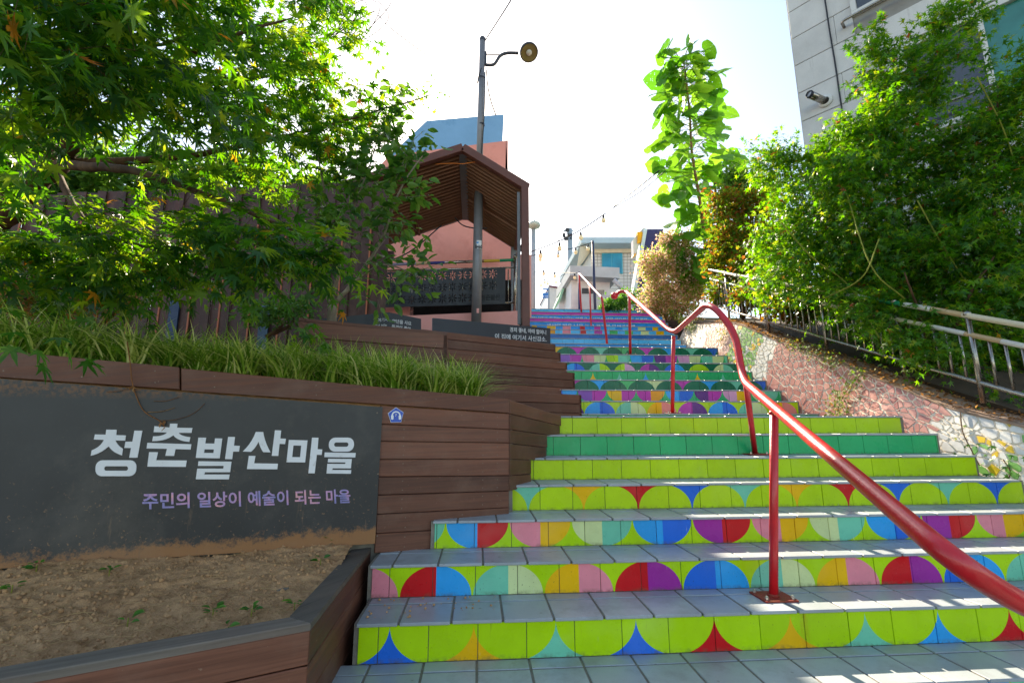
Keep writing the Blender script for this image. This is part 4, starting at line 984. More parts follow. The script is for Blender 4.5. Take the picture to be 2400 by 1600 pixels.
beam(er+[-.05,.3,-.9],er+drop+[-.1,-.1,-.35],.05,.05,'side_brace',M['greysteel'],sh,(1,0,0))
M['orange']=plain('orange_cord',(226,120,30),.6,bump=0)
cable('orange_cord',[atY(1020,385,4.97),atY(1060,383,4.98),atY(1085,384,4.97),atY(1118,379,4.97)],.006,M['orange'],'orange cord strung under the front of the shelter roof')
cable('shelter_cable',[pd(880,623,8.3),pd(960,590,8.5),pd(1035,528,8.6)],.012,M['cable'],'black cable drooping left under the shelter roof'); cable('shelter_cable',[pd(1066,510,8.6),pd(1085,528,8.5),pd(1115,535,8.4),pd(1142,535,8.4)],.012,M['cable'],'black cable drooping beside the lamp post under the roof')
def bulb(pos,s=1.,label='',group='bulbs on the string lights',hang=True):
    o=thing('festoon_bulb',label,'light bulb',tuple(pos),group)
    b=MB(); b.lathe(np.array(pos),[(0,.0),(.012*s,.0),(.019*s,-.03*s),(.024*s,-.075*s),(.02*s,-.08*s)],10); b.build('socket',M['cable'],o)
    b=MB(); b.ball(np.array(pos)-[0,0,.12*s],.045*s,12,8,(1,1,1.1)); b.build('globe',M['globe'],o); return o
def globe_mat():
    t=NT('frosted_globe'); return t.bsdf(lin((248,238,208)),.25,0,.5,None,.3,lin((250,244,222)),.3)
M['globe']=globe_mat()
# ---------------------------------------------------------------- street lamp
M['lampgrey']=plain('dark_grey_pole_paint',(132,130,132),.42,.2,var=.1,sc=8,bump=.05,dirt=(120,108,98),dsc=9,dth=(.64,.85))
M['lampdark']=plain('lamp_housing',(66,68,76),.45,.2,bump=.04)
YL=5.75
lb=atY(1116,770,YL); lt=atY(1131,92,YL); lm=atY(1122,452,YL)
la=thing('street_lamp','tall grey street lamp standing through the shelter roof','street lamp',tuple(lb))
b=MB(); b.tube([lb,lm],[.088,.078],18); b.build('lower_pole',M['lampgrey'],la); b=MB(); b.tube([lm,lt],[.062,.056],18); up_=b.build('upper_pole',M['lampgrey'],la)
b=MB(); b.lathe(lt,[(.058,-.05),(.061,-.045),(.061,0),(.05,.03),(0,.045)],16); b.build('cap',M['lampdark'],la)
for yy in(184,293): c=atY(1128,yy,YL); b=MB(); b.lathe(c,[(.063,-.012),(.066,-.012),(.066,.012),(.063,.012)],16); b.build('clamp',M['lampdark'],up_)
b=MB(); c=atY(1137,138,YL); b.box(c,(.06,.06,.30),0,.008); b.build('junction_box',M['lampdark'],la)
hd=atY(1240,124,YL)
b=MB(); b.tube(bez([atY(1139,153,YL),atY(1158,151,YL),atY(1172,132,YL),atY(1188,125,YL),atY(1215,125,YL)],6),.03,12); b.build('arm',M['lampdark'],la)
b=MB(); b.tube([atY(1139,128,YL),atY(1176,129,YL)],.01,8); b.build('arm_brace',M['lampdark'],la)
axl=np.array([.12,-.5,-.86]); axl/=np.linalg.norm(axl)
b=MB(); b.lathe(hd,[(0,-.12),(.13,-.115),(.175,-.055),(.18,.0),(.172,.016),(.16,.009)],24,axl); hs=b.build('lamp_housing',M['lampdark'],la)
b=MB(); c=hd-axl*.135; b.box(c+[0,0,.02],(.24,.14,.05),.1,.01); b.build('driver_box',M['lampdark'],hs)
M['reflector']=plain('brass_reflector',(150,128,78),.35,.4,var=.15,sc=14,bump=.05); M['lens']=plain('pale_lens',(226,220,206),.3,bump=0)
b=MB(); b.lathe(hd+axl*.004,[(.161,.005),(.075,-.018),(.0,-.018)],12,axl); b.build('reflector',M['reflector'],hs)
b=MB(); b.lathe(hd+axl*.0,[(.058,-.004),(.056,.011),(0,.015)],8,axl); b.build('lens',M['lens'],hs)
# notices on the pole and a pink sticker
M['sticker']=plain('white_sticker',(226,228,230),.5,bump=0)
def onpole(x,y,w_,h_,m,name,extra=None):
    c=atY(x,y,YL-.083); b=MB(); V=[];F=[]; n=6; r=.0865
    for k in range(n+1):
        a=(k/n-.5)*w_/r
        for s in(-1,1): V.append((c[0]+r*math.sin(a),YL-r*math.cos(a)-.0005,c[2]+s*h_/2))
    for k in range(n): F.append((2*k,2*k+2,2*k+3,2*k+1))
    b.add(V,F); return b.build(name,m,la)
onpole(1122,573,.105,.155,M['sticker'],'sticker'); onpole(1122,568.5,.1055,.03,plain('sticker_blue',(60,150,214),.5,bump=0),'sticker_band')
onpole(1118,728,.07,.08,M['pinkl'],'pink_sticker')
fit_text('0460',(1114,582),(1130,582),8,Plane((0,YL-.0895),0),0,M['void2'],la,.02)
for pts,lab in(([atY(1134,100,5.9),atY(1160,60,5.0),atY(1198,0,4.0),atY(1230,-60,3.2)],'thin cable rising from the lamp post out of frame'),([atY(1140,165,YL-.07),atY(1143,200,YL-.07),atY(1150,235,YL-.06),atY(1162,270,YL-.03)],'loose black cable hanging from the lamp arm'),([atY(1128,160,YL-.1),atY(1122,180,YL-.1),atY(1119,195,YL-.1),atY(1124,170,YL-.1)],'cable loop tied to the left of the lamp post'),([atY(1137,170,YL-.08),atY(1135,260,YL-.07),atY(1131,330,YL-.07),atY(1128,372,YL-.07)],'black cable running down the lamp post')):
    cable('lamp_cable',pts,.012 if 'thin' in lab else .012,M['cable'],lab)
# ---------------------------------------------------------------- brown board wall behind the maple
bw=thing('board_wall','tall brown vertical board wall half hidden behind the maple branches','wall',(-2.6,3.1,1.3))
YB=3.1; xs=np.arange(-7.3,-1.05,.105)
for k,x in enumerate(xs):
    zt=3.5+.08*(x+4.9)+rnd.uniform(-.01,.01); o=MB(); yy=YB+(0 if k%2 else .025)
    o.box((x,yy,(1.0+zt)/2),(.095 if k%2 else .125,.022,zt-1.0),0,.003); o.build('board',M['woodfence'],bw,uvax=((x,yy,1.0),(0,0,1),(1,.7,0)))
M['strip']=plain('terracotta_strip',(178,98,66),.6,bump=.05)
for k,x in enumerate(xs):
    if k%3==0: o=MB(); o.box((x+.052,YB-.016,2.1),(.016,.01,2.2)); o.build('cover_strip',M['strip'],bw)
for z in(1.5,2.9): o=MB(); o.box((-4.1,YB+.06,z),(6.2,.05,.09)); o.build('batten',M['woodfence'],bw,uvax=((0,0,z),(1,0,0),(0,0,1)))
for x,z0,z1,m in((-3.3,1.4,2.3,plain('navy_panel',(34,58,90),.6,bump=.05)),(-2.35,1.5,2.25,plain('slate_blue_panel',(52,78,100),.6,bump=.05))):
    o=MB(); o.box((x,YB-.03,(z0+z1)/2),(.1,.02,z1-z0)); o.build('painted_strip',m,bw)
# ---------------------------------------------------------------- houses and street furniture up the hill
HZ=3.62
M['cream']=plain('cream_paint',(226,214,190),.8,var=.06,bump=.1); M['greyw']=plain('weathered_concrete',(176,184,190),.9,var=.12,sc=2,bump=.2,dirt=(104,104,104),dsc=.9,dth=(.62,.8)); M['paleblue']=plain('pale_blue_paint',(176,200,210),.8,var=.1,sc=1,bump=.1,dirt=(110,116,116),dsc=1.2,dth=(.6,.8)); M['whitew']=plain('white_render',(214,216,218),.85,var=.06,bump=.1,dirt=(150,150,150),dsc=.8,dth=(.65,.85))
M['wtile']=plain('white_wall_tile',(206,204,200),.5,var=.05,bump=.05); M['curtain']=plain('teal_curtain',(22,140,176),.6,var=.25,sc=1.2,bump=.2,bsc=6); M['mintt']=plain('mint_trim',(150,206,176),.7,bump=.05); M['ironb']=plain('dark_iron',(46,50,56),.6,bump=0)
YH=19.
def H(x,y,Y=YH): return atY(x,y,Y)
def quadslab(root,name,m,P,t,Y=YH): 
    b=MB(); b.slab([H(x,y,Y) for x,y in P],(0,t,0)); return b.build(name,m,root)
h1=thing('cream_house','two storey cream house with flat concrete roof and teal curtained window','house',(5.2,YH,HZ))
quadslab(h1,'wall',M['wtile'],[(1385,760),(1560,760),(1560,585),(1385,592)],4)
quadslab(h1,'fascia_wall',M['cream'],[(1391,592),(1560,590),(1560,575),(1394,576)],.5,YH-.15)
b=MB(); p0,p1=H(1362,556,YH-.9),H(1572,556,YH-.9); b.slab([p0+[0,0,-.28],p1+[0,0,-.28],p1,p0],(0,6,0)); b.build('roof',M['paleblue'],h1)
b=MB(); b.slab([H(1360,576,YH-.9),H(1352,625,YH-.9),H(1383,585,YH),H(1386,578,YH)],(.1,.3,0)); b.build('side_eave',M['cream'],h1)
for k in range(12):
    y_=594+k*7.5; b=MB(); b.slab([H(1386,y_+.4,YH-.012),H(1558,y_+.4,YH-.012),H(1558,y_-.4,YH-.012),H(1386,y_-.4,YH-.012)],(0,.02,0)); b.build('tile_course',M['joint'],h1)
for x_ in(1392,1400,1408,1462,1470,1478,1486,1494): b=MB(); b.slab([H(x_,690,YH-.012),H(x_+.7,690,YH-.012),H(x_+.7,590,YH-.012),H(x_,590,YH-.012)],(0,.02,0)); b.build('tile_joint',M['joint'],h1)
wn=quadslab(h1,'window',plain('teal_frame',(70,170,190),.5,bump=0),[(1411,641),(1460,641),(1459,590),(1411,592)],.2,YH-.06)
quadslab(h1,'pane',M['curtain'],[(1413,639),(1433,639),(1433,594),(1413,595)],.02,YH-.08); quadslab(h1,'pane',M['curtain'],[(1435,639),(1457,639),(1457,593),(1435,594)],.02,YH-.08)
h2_=thing('grey_annex','low weathered grey concrete annex with a thick flat canopy','building',(4.0,15.,HZ))
YA=15.5
quadslab(h2_,'canopy',M['greyw'],[(1336,645),(1452,652),(1452,627),(1336,622)],3.2,YA-.6)
quadslab(h2_,'wall',M['whitew'],[(1338,760),(1429,760),(1429,646),(1339,646)],2.6,YA)
quadslab(h2_,'low_wall',M['greyw'],[(1363,760),(1446,760),(1446,692),(1363,690)],.4,YA-.5)
quadslab(h2_,'iron_grille',M['ironb'],[(1364,688),(1395,688),(1395,676),(1364,675)],.03,YA-.4)
wn=quadslab(h2_,'window',M['frame'],[(1398,690),(1418,690),(1418,678),(1398,678)],.1,YA-.05); quadslab(h2_,'pane',M['grey_glass'],[(1400,688.5),(1416,688.5),(1416,679.5),(1400,679.5)],.02,YA-.07)
b=MB(); b.tube([H(1438,655,YA-.7),H(1465,682,YA-.7)],.09,10); b.build('drain_pipe',M['greyw'],h2_)
h3=thing('pale_house','pale house with mint green roof edge left of the canopy','house',(3.0,17,HZ))
b=MB(); b.slab([H(1305,760,17),H(1340,760,17),H(1338,655,17),H(1312,700,17)],(0,3,0)); b.build('wall',M['whitew'],h3)
b=MB(); b.slab([H(1309,699,16.6),H(1337,625,16.6),H(1340,628,16.6),H(1314,703,16.6)],(.15,3.4,0)); b.build('roof_edge',M['mintt'],h3)
for x_,y_ in((1326,690),(1333,680)): q_=quadslab(h3,'window',M['grey_glass'],[(x_,y_+9),(x_+4,y_+8),(x_+4,y_-4),(x_,y_-2)],.05,16.97)
h5=thing('blue_grey_house','pale blue grey house with small barred windows between annex and bush','house',(6,21,HZ))
quadslab(h5,'wall',M['paleblue'],[(1440,760),(1545,760),(1545,650),(1440,650)],4,21)
for x_ in(1448,1458,1472): 
    w_=quadslab(h5,'window',M['grey_glass'],[(x_,664),(x_+6,664),(x_+6,654),(x_,654)],.05,20.96)
    for k in range(3): b=MB(); p_=H(x_+1.2+1.8*k,664,20.93); b.tube([p_,H(x_+1.2+1.8*k,654,20.93)],.012,5); b.build('bar',M['ironb'],w_)
quadslab(h5,'shelf_slab',M['whitew'],[(1432,676),(1480,676),(1480,670),(1440,670)],.8,20.3)
h4=thing('white_lane_house','plain white house wall with a maroon roof trim beside the blue signs','house',(2.5,22,HZ))
b=MB(); b.slab([H(1285,760,22),H(1312,760,22),H(1316,674,22),H(1288,670,22)],(0,4,0)); b.build('wall',M['whitew'],h4)
b=MB(); b.slab([H(1287,671,21.9),H(1317,676,21.9),H(1317,673,21.9),H(1287,668,21.9)],(0,4,0)); b.build('roof_trim',plain('maroon_trim',(110,60,84),.7,bump=0),h4)
# navy and yellow gate post structure behind the bush
nv=thing('navy_mural_panel','tall slanting navy blue mural panel with white and yellow edge','mural',(4.8,10.6,HZ))
YN=10.6; M['navy']=plain('navy_paint',(22,34,104),.6,var=.08,bump=.05); M['yel']=plain('yellow_paint',(244,176,20),.6,bump=.05); M['skyw']=plain('pale_blue_edge',(196,220,240),.6,bump=.05)
quadslab(nv,'panel',M['navy'],[(1482,740),(1560,745),(1555,537),(1517,537)],.25,YN); quadslab(nv,'edge_strip',M['skyw'],[(1474,740),(1482,740),(1517,537),(1509,537)],.27,YN-.01)
quadslab(nv,'yellow_block',M['yel'],[(1494,571),(1502,568),(1509,556),(1505,543),(1494,543)],.2,YN+.02); quadslab(nv,'white_block',M['whitew'],[(1485,598),(1494,590),(1500,567),(1515,536),(1507,534),(1484,562)],.2,YN+.05); quadslab(nv,'yellow_block',M['yel'],[(1484,600),(1490,598),(1490,592),(1486,596)],.2,YN+.03)
# poles
def polething(name,label,x0,y0,x1,y1,Y,r,m,cat='pole',root=None):
    A0,B0_=atY(x0,y0,Y),atY(x1,y1,Y); A0=np.array([A0[0],Y,HZ-.05]); t=thing(name,label,cat,tuple(A0)); b=MB(); b.tube([A0,B0_],[r*1.15,r],12); b.build('shaft',m,t); return t,B0_
M['utility']=plain('utility_pole_grey',(150,164,172),.7,var=.08,bump=.1)
t,top=polething('utility_pole','grey concrete utility pole with wires and insulators beyond the top step','',0,0,0,0,24,.16,M['utility']) if False else polething('utility_pole','grey concrete utility pole with wires and insulators beyond the top step',1337,720,1335,537,24,.16,M['utility'])
for yy,wd_ in((541,14),(553,7),(561,9)): b=MB(); b.tube([atY(1335-wd_,yy,24),atY(1335+wd_*.6,yy,24)],.05,8); b.build('cross_arm',M['utility'],t)
for k in range(10): b=MB(); b.ball(atY(1329+rnd.uniform(-8,10),rnd.choice((539,551,559)),23.9),.09,8,6,(1,1,1.5)); b.build('insulator',M['ironb'],t)
t,top=polething('navy_post','slim navy steel post in front of the annex',1395,725,1389,565,12.5,.045,plain('navy_post_paint',(40,52,84),.5,bump=0)); polething('navy_post','short navy steel post at the start of the upper handrail',1358,725,1357,638,10.5,.035,M['navy'])
t,top=polething('small_lamp','distant grey street lamp with round head above the pink pillar',1249,730,1250,533,14,.075,M['utility'],'street lamp')
b=MB(); c=atY(1252,528,13.9); b.lathe(c,[(.03,.2),(.06,.16),(.2,.08),(.24,0),(.2,-.08),(0,-.1)],16); b.build('lamp_head',plain('pale_green_lamp',(170,186,176),.5,bump=0),t)
# blue direction signs
ds=thing('direction_signs','stack of blue direction arrow signs on a post by the lane','sign',(2.0,16,HZ)); Yd=16.
M['signb']=plain('direction_blue',(28,120,200),.4,bump=0)
b=MB(); p_=atY(1284,730,Yd); b.tube([(p_[0],Yd,HZ),atY(1286,672,Yd)],.035,8); b.build('post',M['utility'],ds)
for k,(y_,xa) in enumerate(((678,1271),(688,1271),(692,1270),(697,1270))):
    s=MB(); s.slab([atY(xa,y_,Yd),atY(xa+2,y_+1.8,Yd),atY(1286,y_+1.6,Yd),atY(1286,y_-1.8,Yd),atY(xa+2,y_-1.8,Yd)],(0,-.03,0)); s.build('arrow_plate',M['signb'],ds)
# festoon strings
def festoon(P,bulbs,r,lab,s=1.0):
    pts=bez([pd(*p) for p in P],10); b=MB(); b.tube(pts,r,5); tag(b.build('festoon_wire',M['cable']),lab,'cable','string light wires')
    for (x,y,D,l) in bulbs: bulb(pd(x,y,D),s*D/9,l)
festoon([(1245,590,12),(1310,565,11.5),(1362,538,11),(1415,503,10.5),(1432,490,10),(1545,400,7.5)],[(1267,586,11.8,'hanging bulb furthest left on the long upper wire'),(1311,568,11.4,'second hanging bulb from the left on the long upper wire'),(1361,543,11,'hanging bulb in front of the cream roof corner'),(1414,503,10.5,'highest hanging bulb, alone against the white sky')],.012,'long upper festoon wire climbing to the right')
festoon([(1240,600,15),(1310,588,14),(1350,580,13.5),(1389,568,13)],[(1266,597,14.6,'small bulb at the left end of the second wire'),(1308,589,14,'small bulb in the middle of the second wire'),(1349,580,13.5,'small bulb just left of the utility pole base roof'),(1378,572,13,'small bulb beside the top of the slim navy post')],.012,'second festoon wire ending at the slim navy post',.8)
festoon([(1248,636,17),(1300,639,16),(1356,640,14)],[(1274,632,16.6,'small bulb left of centre on the level wire'),(1300,637,16,'small bulb at the centre of the level wire'),(1347,641,14.3,'small bulb beside the top of the red upper handrail')],.012,'level festoon wire leading to the upper handrail',.7)
festoon([(1250,652,22),(1290,655,21),(1330,640,20)],[(1252,655,22,'tiny far bulb nearest the pink pillar'),(1268,661,21.6,'tiny far bulb above the blue signs'),(1277,654,21.3,'tiny far bulb on the highest point of the lowest wire'),(1284,657,21,'tiny far bulb right of the blue signs'),(1303,654,20.6,'tiny far bulb furthest right on the lowest wire')],.014,'lowest festoon wire far up the lane',.55)
for k,(y0,y1) in enumerate(((541,548),(553,556),(561,560))):
    cable('utility_wire',[pd(1215,y0-4+k*9,22),pd(1270,y0+2+k*3,23),pd(1335,y1,24)],.012,M['cable'],['topmost wire running left from the utility pole','middle wire running left from the utility pole','lowest wire running left from the utility pole'][k])
cable('sky_wire',[pd(1432,490,10),pd(1500,450,9),pd(1560,400,8)],.008,M['cable'],'thin wire rising towards the big leaved tree')
# cables over the left
cable('sky_wire',[pd(885,35,7),pd(920,70,7),pd(1000,130,7)],.006,M['cable'],'hair thin wire crossing the sky beside the maple')
# ---------------------------------------------------------------- foliage
def leafmat(name,stops,tr,tf=.5,rough=.42,holes=0,spec=.45,veins=0):
    t=NT(name); r=t.isl(); c=t.ramp(r,[(p,lin(q)) for p,q in stops]); tc=t.ramp(r,[(p,lin(q)) for p,q in tr])
    n=t.noise(t.pos(),24,3); c=t.mix(1.,c,t.mr(n,.3,.7,.8,1.15),'MULTIPLY')
    nb=t.bump(t.noise(t.pos(),veins,3),.35,.01) if veins else None
    m=t.bsdf(c,rough,0,spec,nb,0,tc,tf)
    if holes:
        v=t.n('ShaderNodeTexVoronoi'); t.l(t.pos(),v.inputs['Vector']); v.inputs['Scale'].default_value=holes; v.inputs['Randomness'].default_value=1
        sz=t.n('ShaderNodeSeparateColor'); t.l(v.outputs['Color'],sz.inputs[0])
        h=t.math('LESS_THAN',v.outputs['Distance'],t.mr(sz.outputs[0],.55,1.,0,.3)); tr_n=t.n('ShaderNodeBsdfTransparent'); mx=t.n('ShaderNodeMixShader')
        old=t.out.inputs[0].links[0].from_socket; t.val(mx.inputs[0],h); t.l(old,mx.inputs[1]); t.l(tr_n.outputs[0],mx.inputs[2]); t.l(mx.outputs[0],t.out.inputs[0])
    return m
M['maple_l']=leafmat('maple_leaf_green',[(0,(18,54,38)),(.45,(30,80,46)),(.8,(54,106,40)),(.985,(104,140,40)),(.99,(190,140,40)),(1,(196,110,40))],[(0,(70,140,20)),(.5,(116,184,26)),(.85,(170,210,42)),(.985,(210,222,54)),(.99,(236,180,40)),(1,(230,130,40))],.5)
M['maple_r']=leafmat('maple_leaf_bright',[(0,(32,80,28)),(.5,(56,114,34)),(.85,(74,124,30)),(.985,(120,144,36)),(.99,(180,120,40)),(1,(170,80,40))],[(0,(84,156,18)),(.5,(124,192,24)),(.85,(166,208,38)),(.985,(200,210,50)),(.99,(226,150,50)),(1,(216,100,50))],.55)
M['fruit_l']=leafmat('fruit_tree_leaf',[(0,(40,86,40)),(.6,(70,118,56)),(1,(98,138,62))],[(0,(90,150,40)),(.6,(130,180,50)),(1,(160,200,70))],.4,.38)
M['paul_l']=leafmat('paulownia_leaf',[(0,(48,104,40)),(.5,(80,138,44)),(1,(108,158,52))],[(0,(84,156,34)),(.5,(118,186,44)),(1,(154,208,60))],.5,.5,holes=24,veins=10)
M['abelia_l']=leafmat('abelia_leaf',[(0,(76,116,44)),(.34,(130,146,62)),(.44,(176,120,92)),(.7,(216,166,146)),(.9,(240,204,188)),(1,(140,100,64))],[(0,(140,190,50)),(.34,(190,200,80)),(.44,(232,170,130)),(.7,(246,206,180)),(.9,(250,226,212)),(1,(200,150,100))],.55)
M['vine_l']=leafmat('autumn_vine_leaf',[(0,(50,92,30)),(.45,(88,116,36)),(.68,(140,124,40)),(.85,(150,92,40)),(1,(112,62,34))],[(0,(110,170,30)),(.45,(160,190,40)),(.68,(214,186,46)),(.85,(206,124,44)),(1,(150,90,40))],.4,.6,spec=.2)
M['ivy_l']=leafmat('ivy_leaf',[(0,(44,84,28)),(.6,(84,120,36)),(.85,(140,140,44)),(1,(150,80,40))],[(0,(110,170,30)),(.6,(160,196,40)),(.85,(206,190,60)),(1,(210,120,50))],.35,.65,spec=.2)
M['weed_l']=leafmat('weed_leaf',[(0,(40,96,40)),(1,(80,140,50))],[(0,(90,160,40)),(1,(140,190,60))],.35)
M['grass_l']=leafmat('liriope_blade',[(0,(54,98,30)),(.45,(110,154,50)),(.75,(190,208,100)),(1,(240,240,166))],[(0,(130,180,40)),(.4,(170,206,60)),(.7,(214,220,110)),(1,(236,232,160))],.4,.35)
M['red_l']=leafmat('reddish_shrub_leaf',[(0,(50,80,34)),(.5,(90,100,40)),(.75,(150,90,50)),(1,(170,110,70))],[(0,(120,160,40)),(.5,(180,180,60)),(.75,(230,140,60)),(1,(230,170,110))],.4)
M['dry_l']=leafmat('dry_leaf',[(0,(120,78,46)),(.6,(156,104,62)),(1,(184,140,84))],[(0,(180,120,60)),(1,(210,160,90))],.3,.7)
def bark(name,a,b_):
    t=NT(name); p=t.pos(); n=t.noise(t.mapv(p,(14,14,5)),1.,7,.7); return t.bsdf(t.ramp(n,[(.3,lin(a)),(.7,lin(b_))]),.85,0,.25,t.bump(n,.6,.01))
M['bark']=bark('maple_bark',(58,40,28),(112,84,60)); M['bark_g']=bark('pale_bark',(110,98,84),(168,156,138)); M['stem_g']=bark('green_stem',(96,110,40),(150,150,60)); M['stem_p']=bark('pinkish_stem',(128,96,80),(172,136,116))
def tmpl_maple(lobes=7):
    if lobes==7: tips=[(-128,.40),(-84,.70),(-40,.93),(0,1.05),(40,.93),(84,.70),(128,.40)]; nt=.27
    else: tips=[(-105,.55),(-52,.9),(0,1.05),(52,.9),(105,.55)]; nt=.30
    pts=[(0,-.10)]
    for i,(a,r) in enumerate(tips):
        if i: m=(tips[i-1][0]+a)/2; pts.append((nt*math.sin(R(m)),nt*math.cos(R(m))))
        w_=10 if lobes==7 else 13
        if lobes==7: pts.append((r*.55*math.sin(R(a-w_)),r*.55*math.cos(R(a-w_))))
        pts.append((r*math.sin(R(a)),r*math.cos(R(a))))
        if lobes==7: pts.append((r*.55*math.sin(R(a+w_)),r*.55*math.cos(R(a+w_))))
    V=[(0,.05,0)]+[(x*.5,y*.5,-.16*(x*x+y*y)) for x,y in pts]; n=len(pts)
    return np.array(V),np.array([(0,1+(k+1)%n,1+k) for k in range(n)])
def tmpl_oval(w_=.5,f=.12):
    V=[(0,0,0),(w_*.42,.25,f),(w_*.5,.5,f),(w_*.3,.78,f*.6),(0,1,-.08),(-w_*.3,.78,f*.6),(-w_*.5,.5,f),(-w_*.42,.25,f),(0,.5,0)]
    return np.array(V,float)-[0,.0,0],np.array([(8,0,1),(8,1,2),(8,2,3),(8,3,4),(8,4,5),(8,5,6),(8,6,7),(8,7,0)])
def tmpl_diamond(w_=.55): return np.array([(0,0,0),(w_*.5,.45,.1),(0,1,-.05),(-w_*.5,.45,.1)],float),np.array([(0,1,2),(0,2,3)])
def tmpl_heart():
    half=[(0,.0),(.10,-.10),(.24,-.15),(.40,-.10),(.52,.03),(.565,.18),(.55,.32),(.585,.42),(.53,.53),(.42,.64),(.33,.74),(.24,.83),(.12,.91)]
    out=half+[(0,.97)]+[(-x,y) for x,y in half[1:]][::-1]; n=len(out); rings=[.33,.68,1.]
    V=[(0,.32,0)]
    for r in rings:
        for x,y in out: xx,yy=x*r,.32+(y-.32)*r; V.append((xx,yy,.16*abs(xx)-.24*(yy-.3)**2-.26*xx*xx+.012*math.sin(21*xx)*r))
    F=[(0,1+k,1+(k+1)%n) for k in range(n)]
    for q in range(2):
        a,b=1+q*n,1+(q+1)*n
        for k in range(n): k2=(k+1)%n; F+= [(a+k,b+k,b+k2),(a+k,b+k2,a+k2)]
    return np.array(V),np.array(F)
T_M7,T_M5,T_OV,T_DI,T_HE=tmpl_maple(7),tmpl_maple(5),tmpl_oval(),tmpl_diamond(),tmpl_heart()
def unit(v): return v/(np.linalg.norm(v,axis=-1,keepdims=True)+1e-9)
def leaves_mesh(tm,P,D,N,S):
    """P positions, D tip directions, N approximate normals, S sizes"""
    V,F=tm; P,D,N,S=(np.asarray(q,float) for q in(P,D,N,S)); D=unit(D); X=unit(np.cross(D,N)); Z=np.cross(X,D)
    W=P[:,None,:]+S[:,None,None]*(V[None,:,0:1]*X[:,None,:]+V[None,:,1:2]*D[:,None,:]+V[None,:,2:3]*Z[:,None,:])
    k=len(V); Fa=(F[None]+(np.arange(len(P))*k)[:,None,None]).reshape(-1,3); return W.reshape(-1,3),Fa
def ball(n,rad):
    q=rng.normal(size=(n,3)); q=unit(q)*(rng.random((n,1))**.42); return q*np.asarray(rad)
def twig_mesh(Q,r):
    """Q (n,m,3) polylines -> thin three sided tubes"""
    n,m,_=Q.shape; T=unit(np.gradient(Q,axis=1)); X=unit(np.cross(T,np.array([.31,.2,.93]))); Y_=np.cross(T,X); rr=np.linspace(1,.45,m)[None,:,None]*r
    V=np.stack([Q+rr*(math.cos(a)*X+math.sin(a)*Y_) for a in(0,2.094,4.189)],2).reshape(-1,3)
    i=np.arange(n)[:,None,None]*m*3; j=np.arange(m-1)[None,:,None]*3; k=np.arange(3)[None,None,:]; k2=(k+1)%3
    return V,np.stack([i+j+k,i+j+k2,i+j+3+k2,i+j+3+k],-1).reshape(-1,4)
def foliage(root,name,tm,mat_,blobs,size,L=(.22,.42),step=.035,origin=None,droop=.25,up=1.,twig_r=.0016,twigm=None,ang=55,jit=.35,tipdown=.45,dens=1.):
    O=[];C_=[]
    for (x,y,dist,rx,ry,rz,n) in blobs:
        c=pd(x,y,dist); q=ball(max(1,int(n*dens)),(rx,ry,rz)); O.append(c+q); C_.append(q)
    s=np.concatenate(O); out=(s-origin) if origin is not None else np.concatenate(C_); n=len(s)
    d=unit(unit(out)*.8+rng.normal(size=(n,3))*.55+np.array([0,0,-.05])); l=rng.uniform(L[0],L[1],n); side=unit(np.cross(d,[0,0,1.]))
    K=max(2,int((L[0]+L[1])/2/step)); t=np.arange(1,K+1)/K
    pts=s[:,None]+d[:,None]*l[:,None,None]*t[None,:,None]; pts[:,:,2]-=droop*l[:,None]*t[None]**2
    P=np.repeat(pts[:,:,None],2,2); sg=np.array([-1,1.])
    dd=d[:,None,None]*math.cos(R(ang))+side[:,None,None]*sg[None,None,:,None]*math.sin(R(ang)); dd=np.broadcast_to(dd,P.shape).copy(); dd[:,-1,1]=d
    dd[...,2]-=tipdown*rng.uniform(.2,1.6,dd.shape[:3]); dd+=rng.normal(size=dd.shape)*jit*.5
    P=(P+dd*size*.25).reshape(-1,3); dd=dd.reshape(-1,3); N=np.array([0,0,up])+rng.normal(size=P.shape)*jit; S=size*rng.uniform(.65,1.2,len(P))
    keep=rng.random(len(P))<.92; V,F=leaves_mesh(tm,P[keep],dd[keep],N[keep],S[keep]); o0=WL[root.name]; o=obj(name,mesh_np(name,V-o0,F),mat_,root,o0)
    if twigm is not None:
        ii=sorted(set([0,K//2,K-1])); V,F=twig_mesh(np.concatenate([s[:,None],pts[:,ii]],1),twig_r); obj('twigs',mesh_np('twigs',V-o0,F),twigm,root,o0)['kind']='stuff'
    return o
def limb(mb,pts,r0,r1,n=8,seg=6):
    q=bez([np.asarray(p,float) for p in pts],seg); m=len(q); q=[p+rng.normal(size=3)*r0*.08 for p in q]
    mb.tube(q,[r0+(r1-r0)*(k/(m-1))**.8 for k in range(m)],n); return q
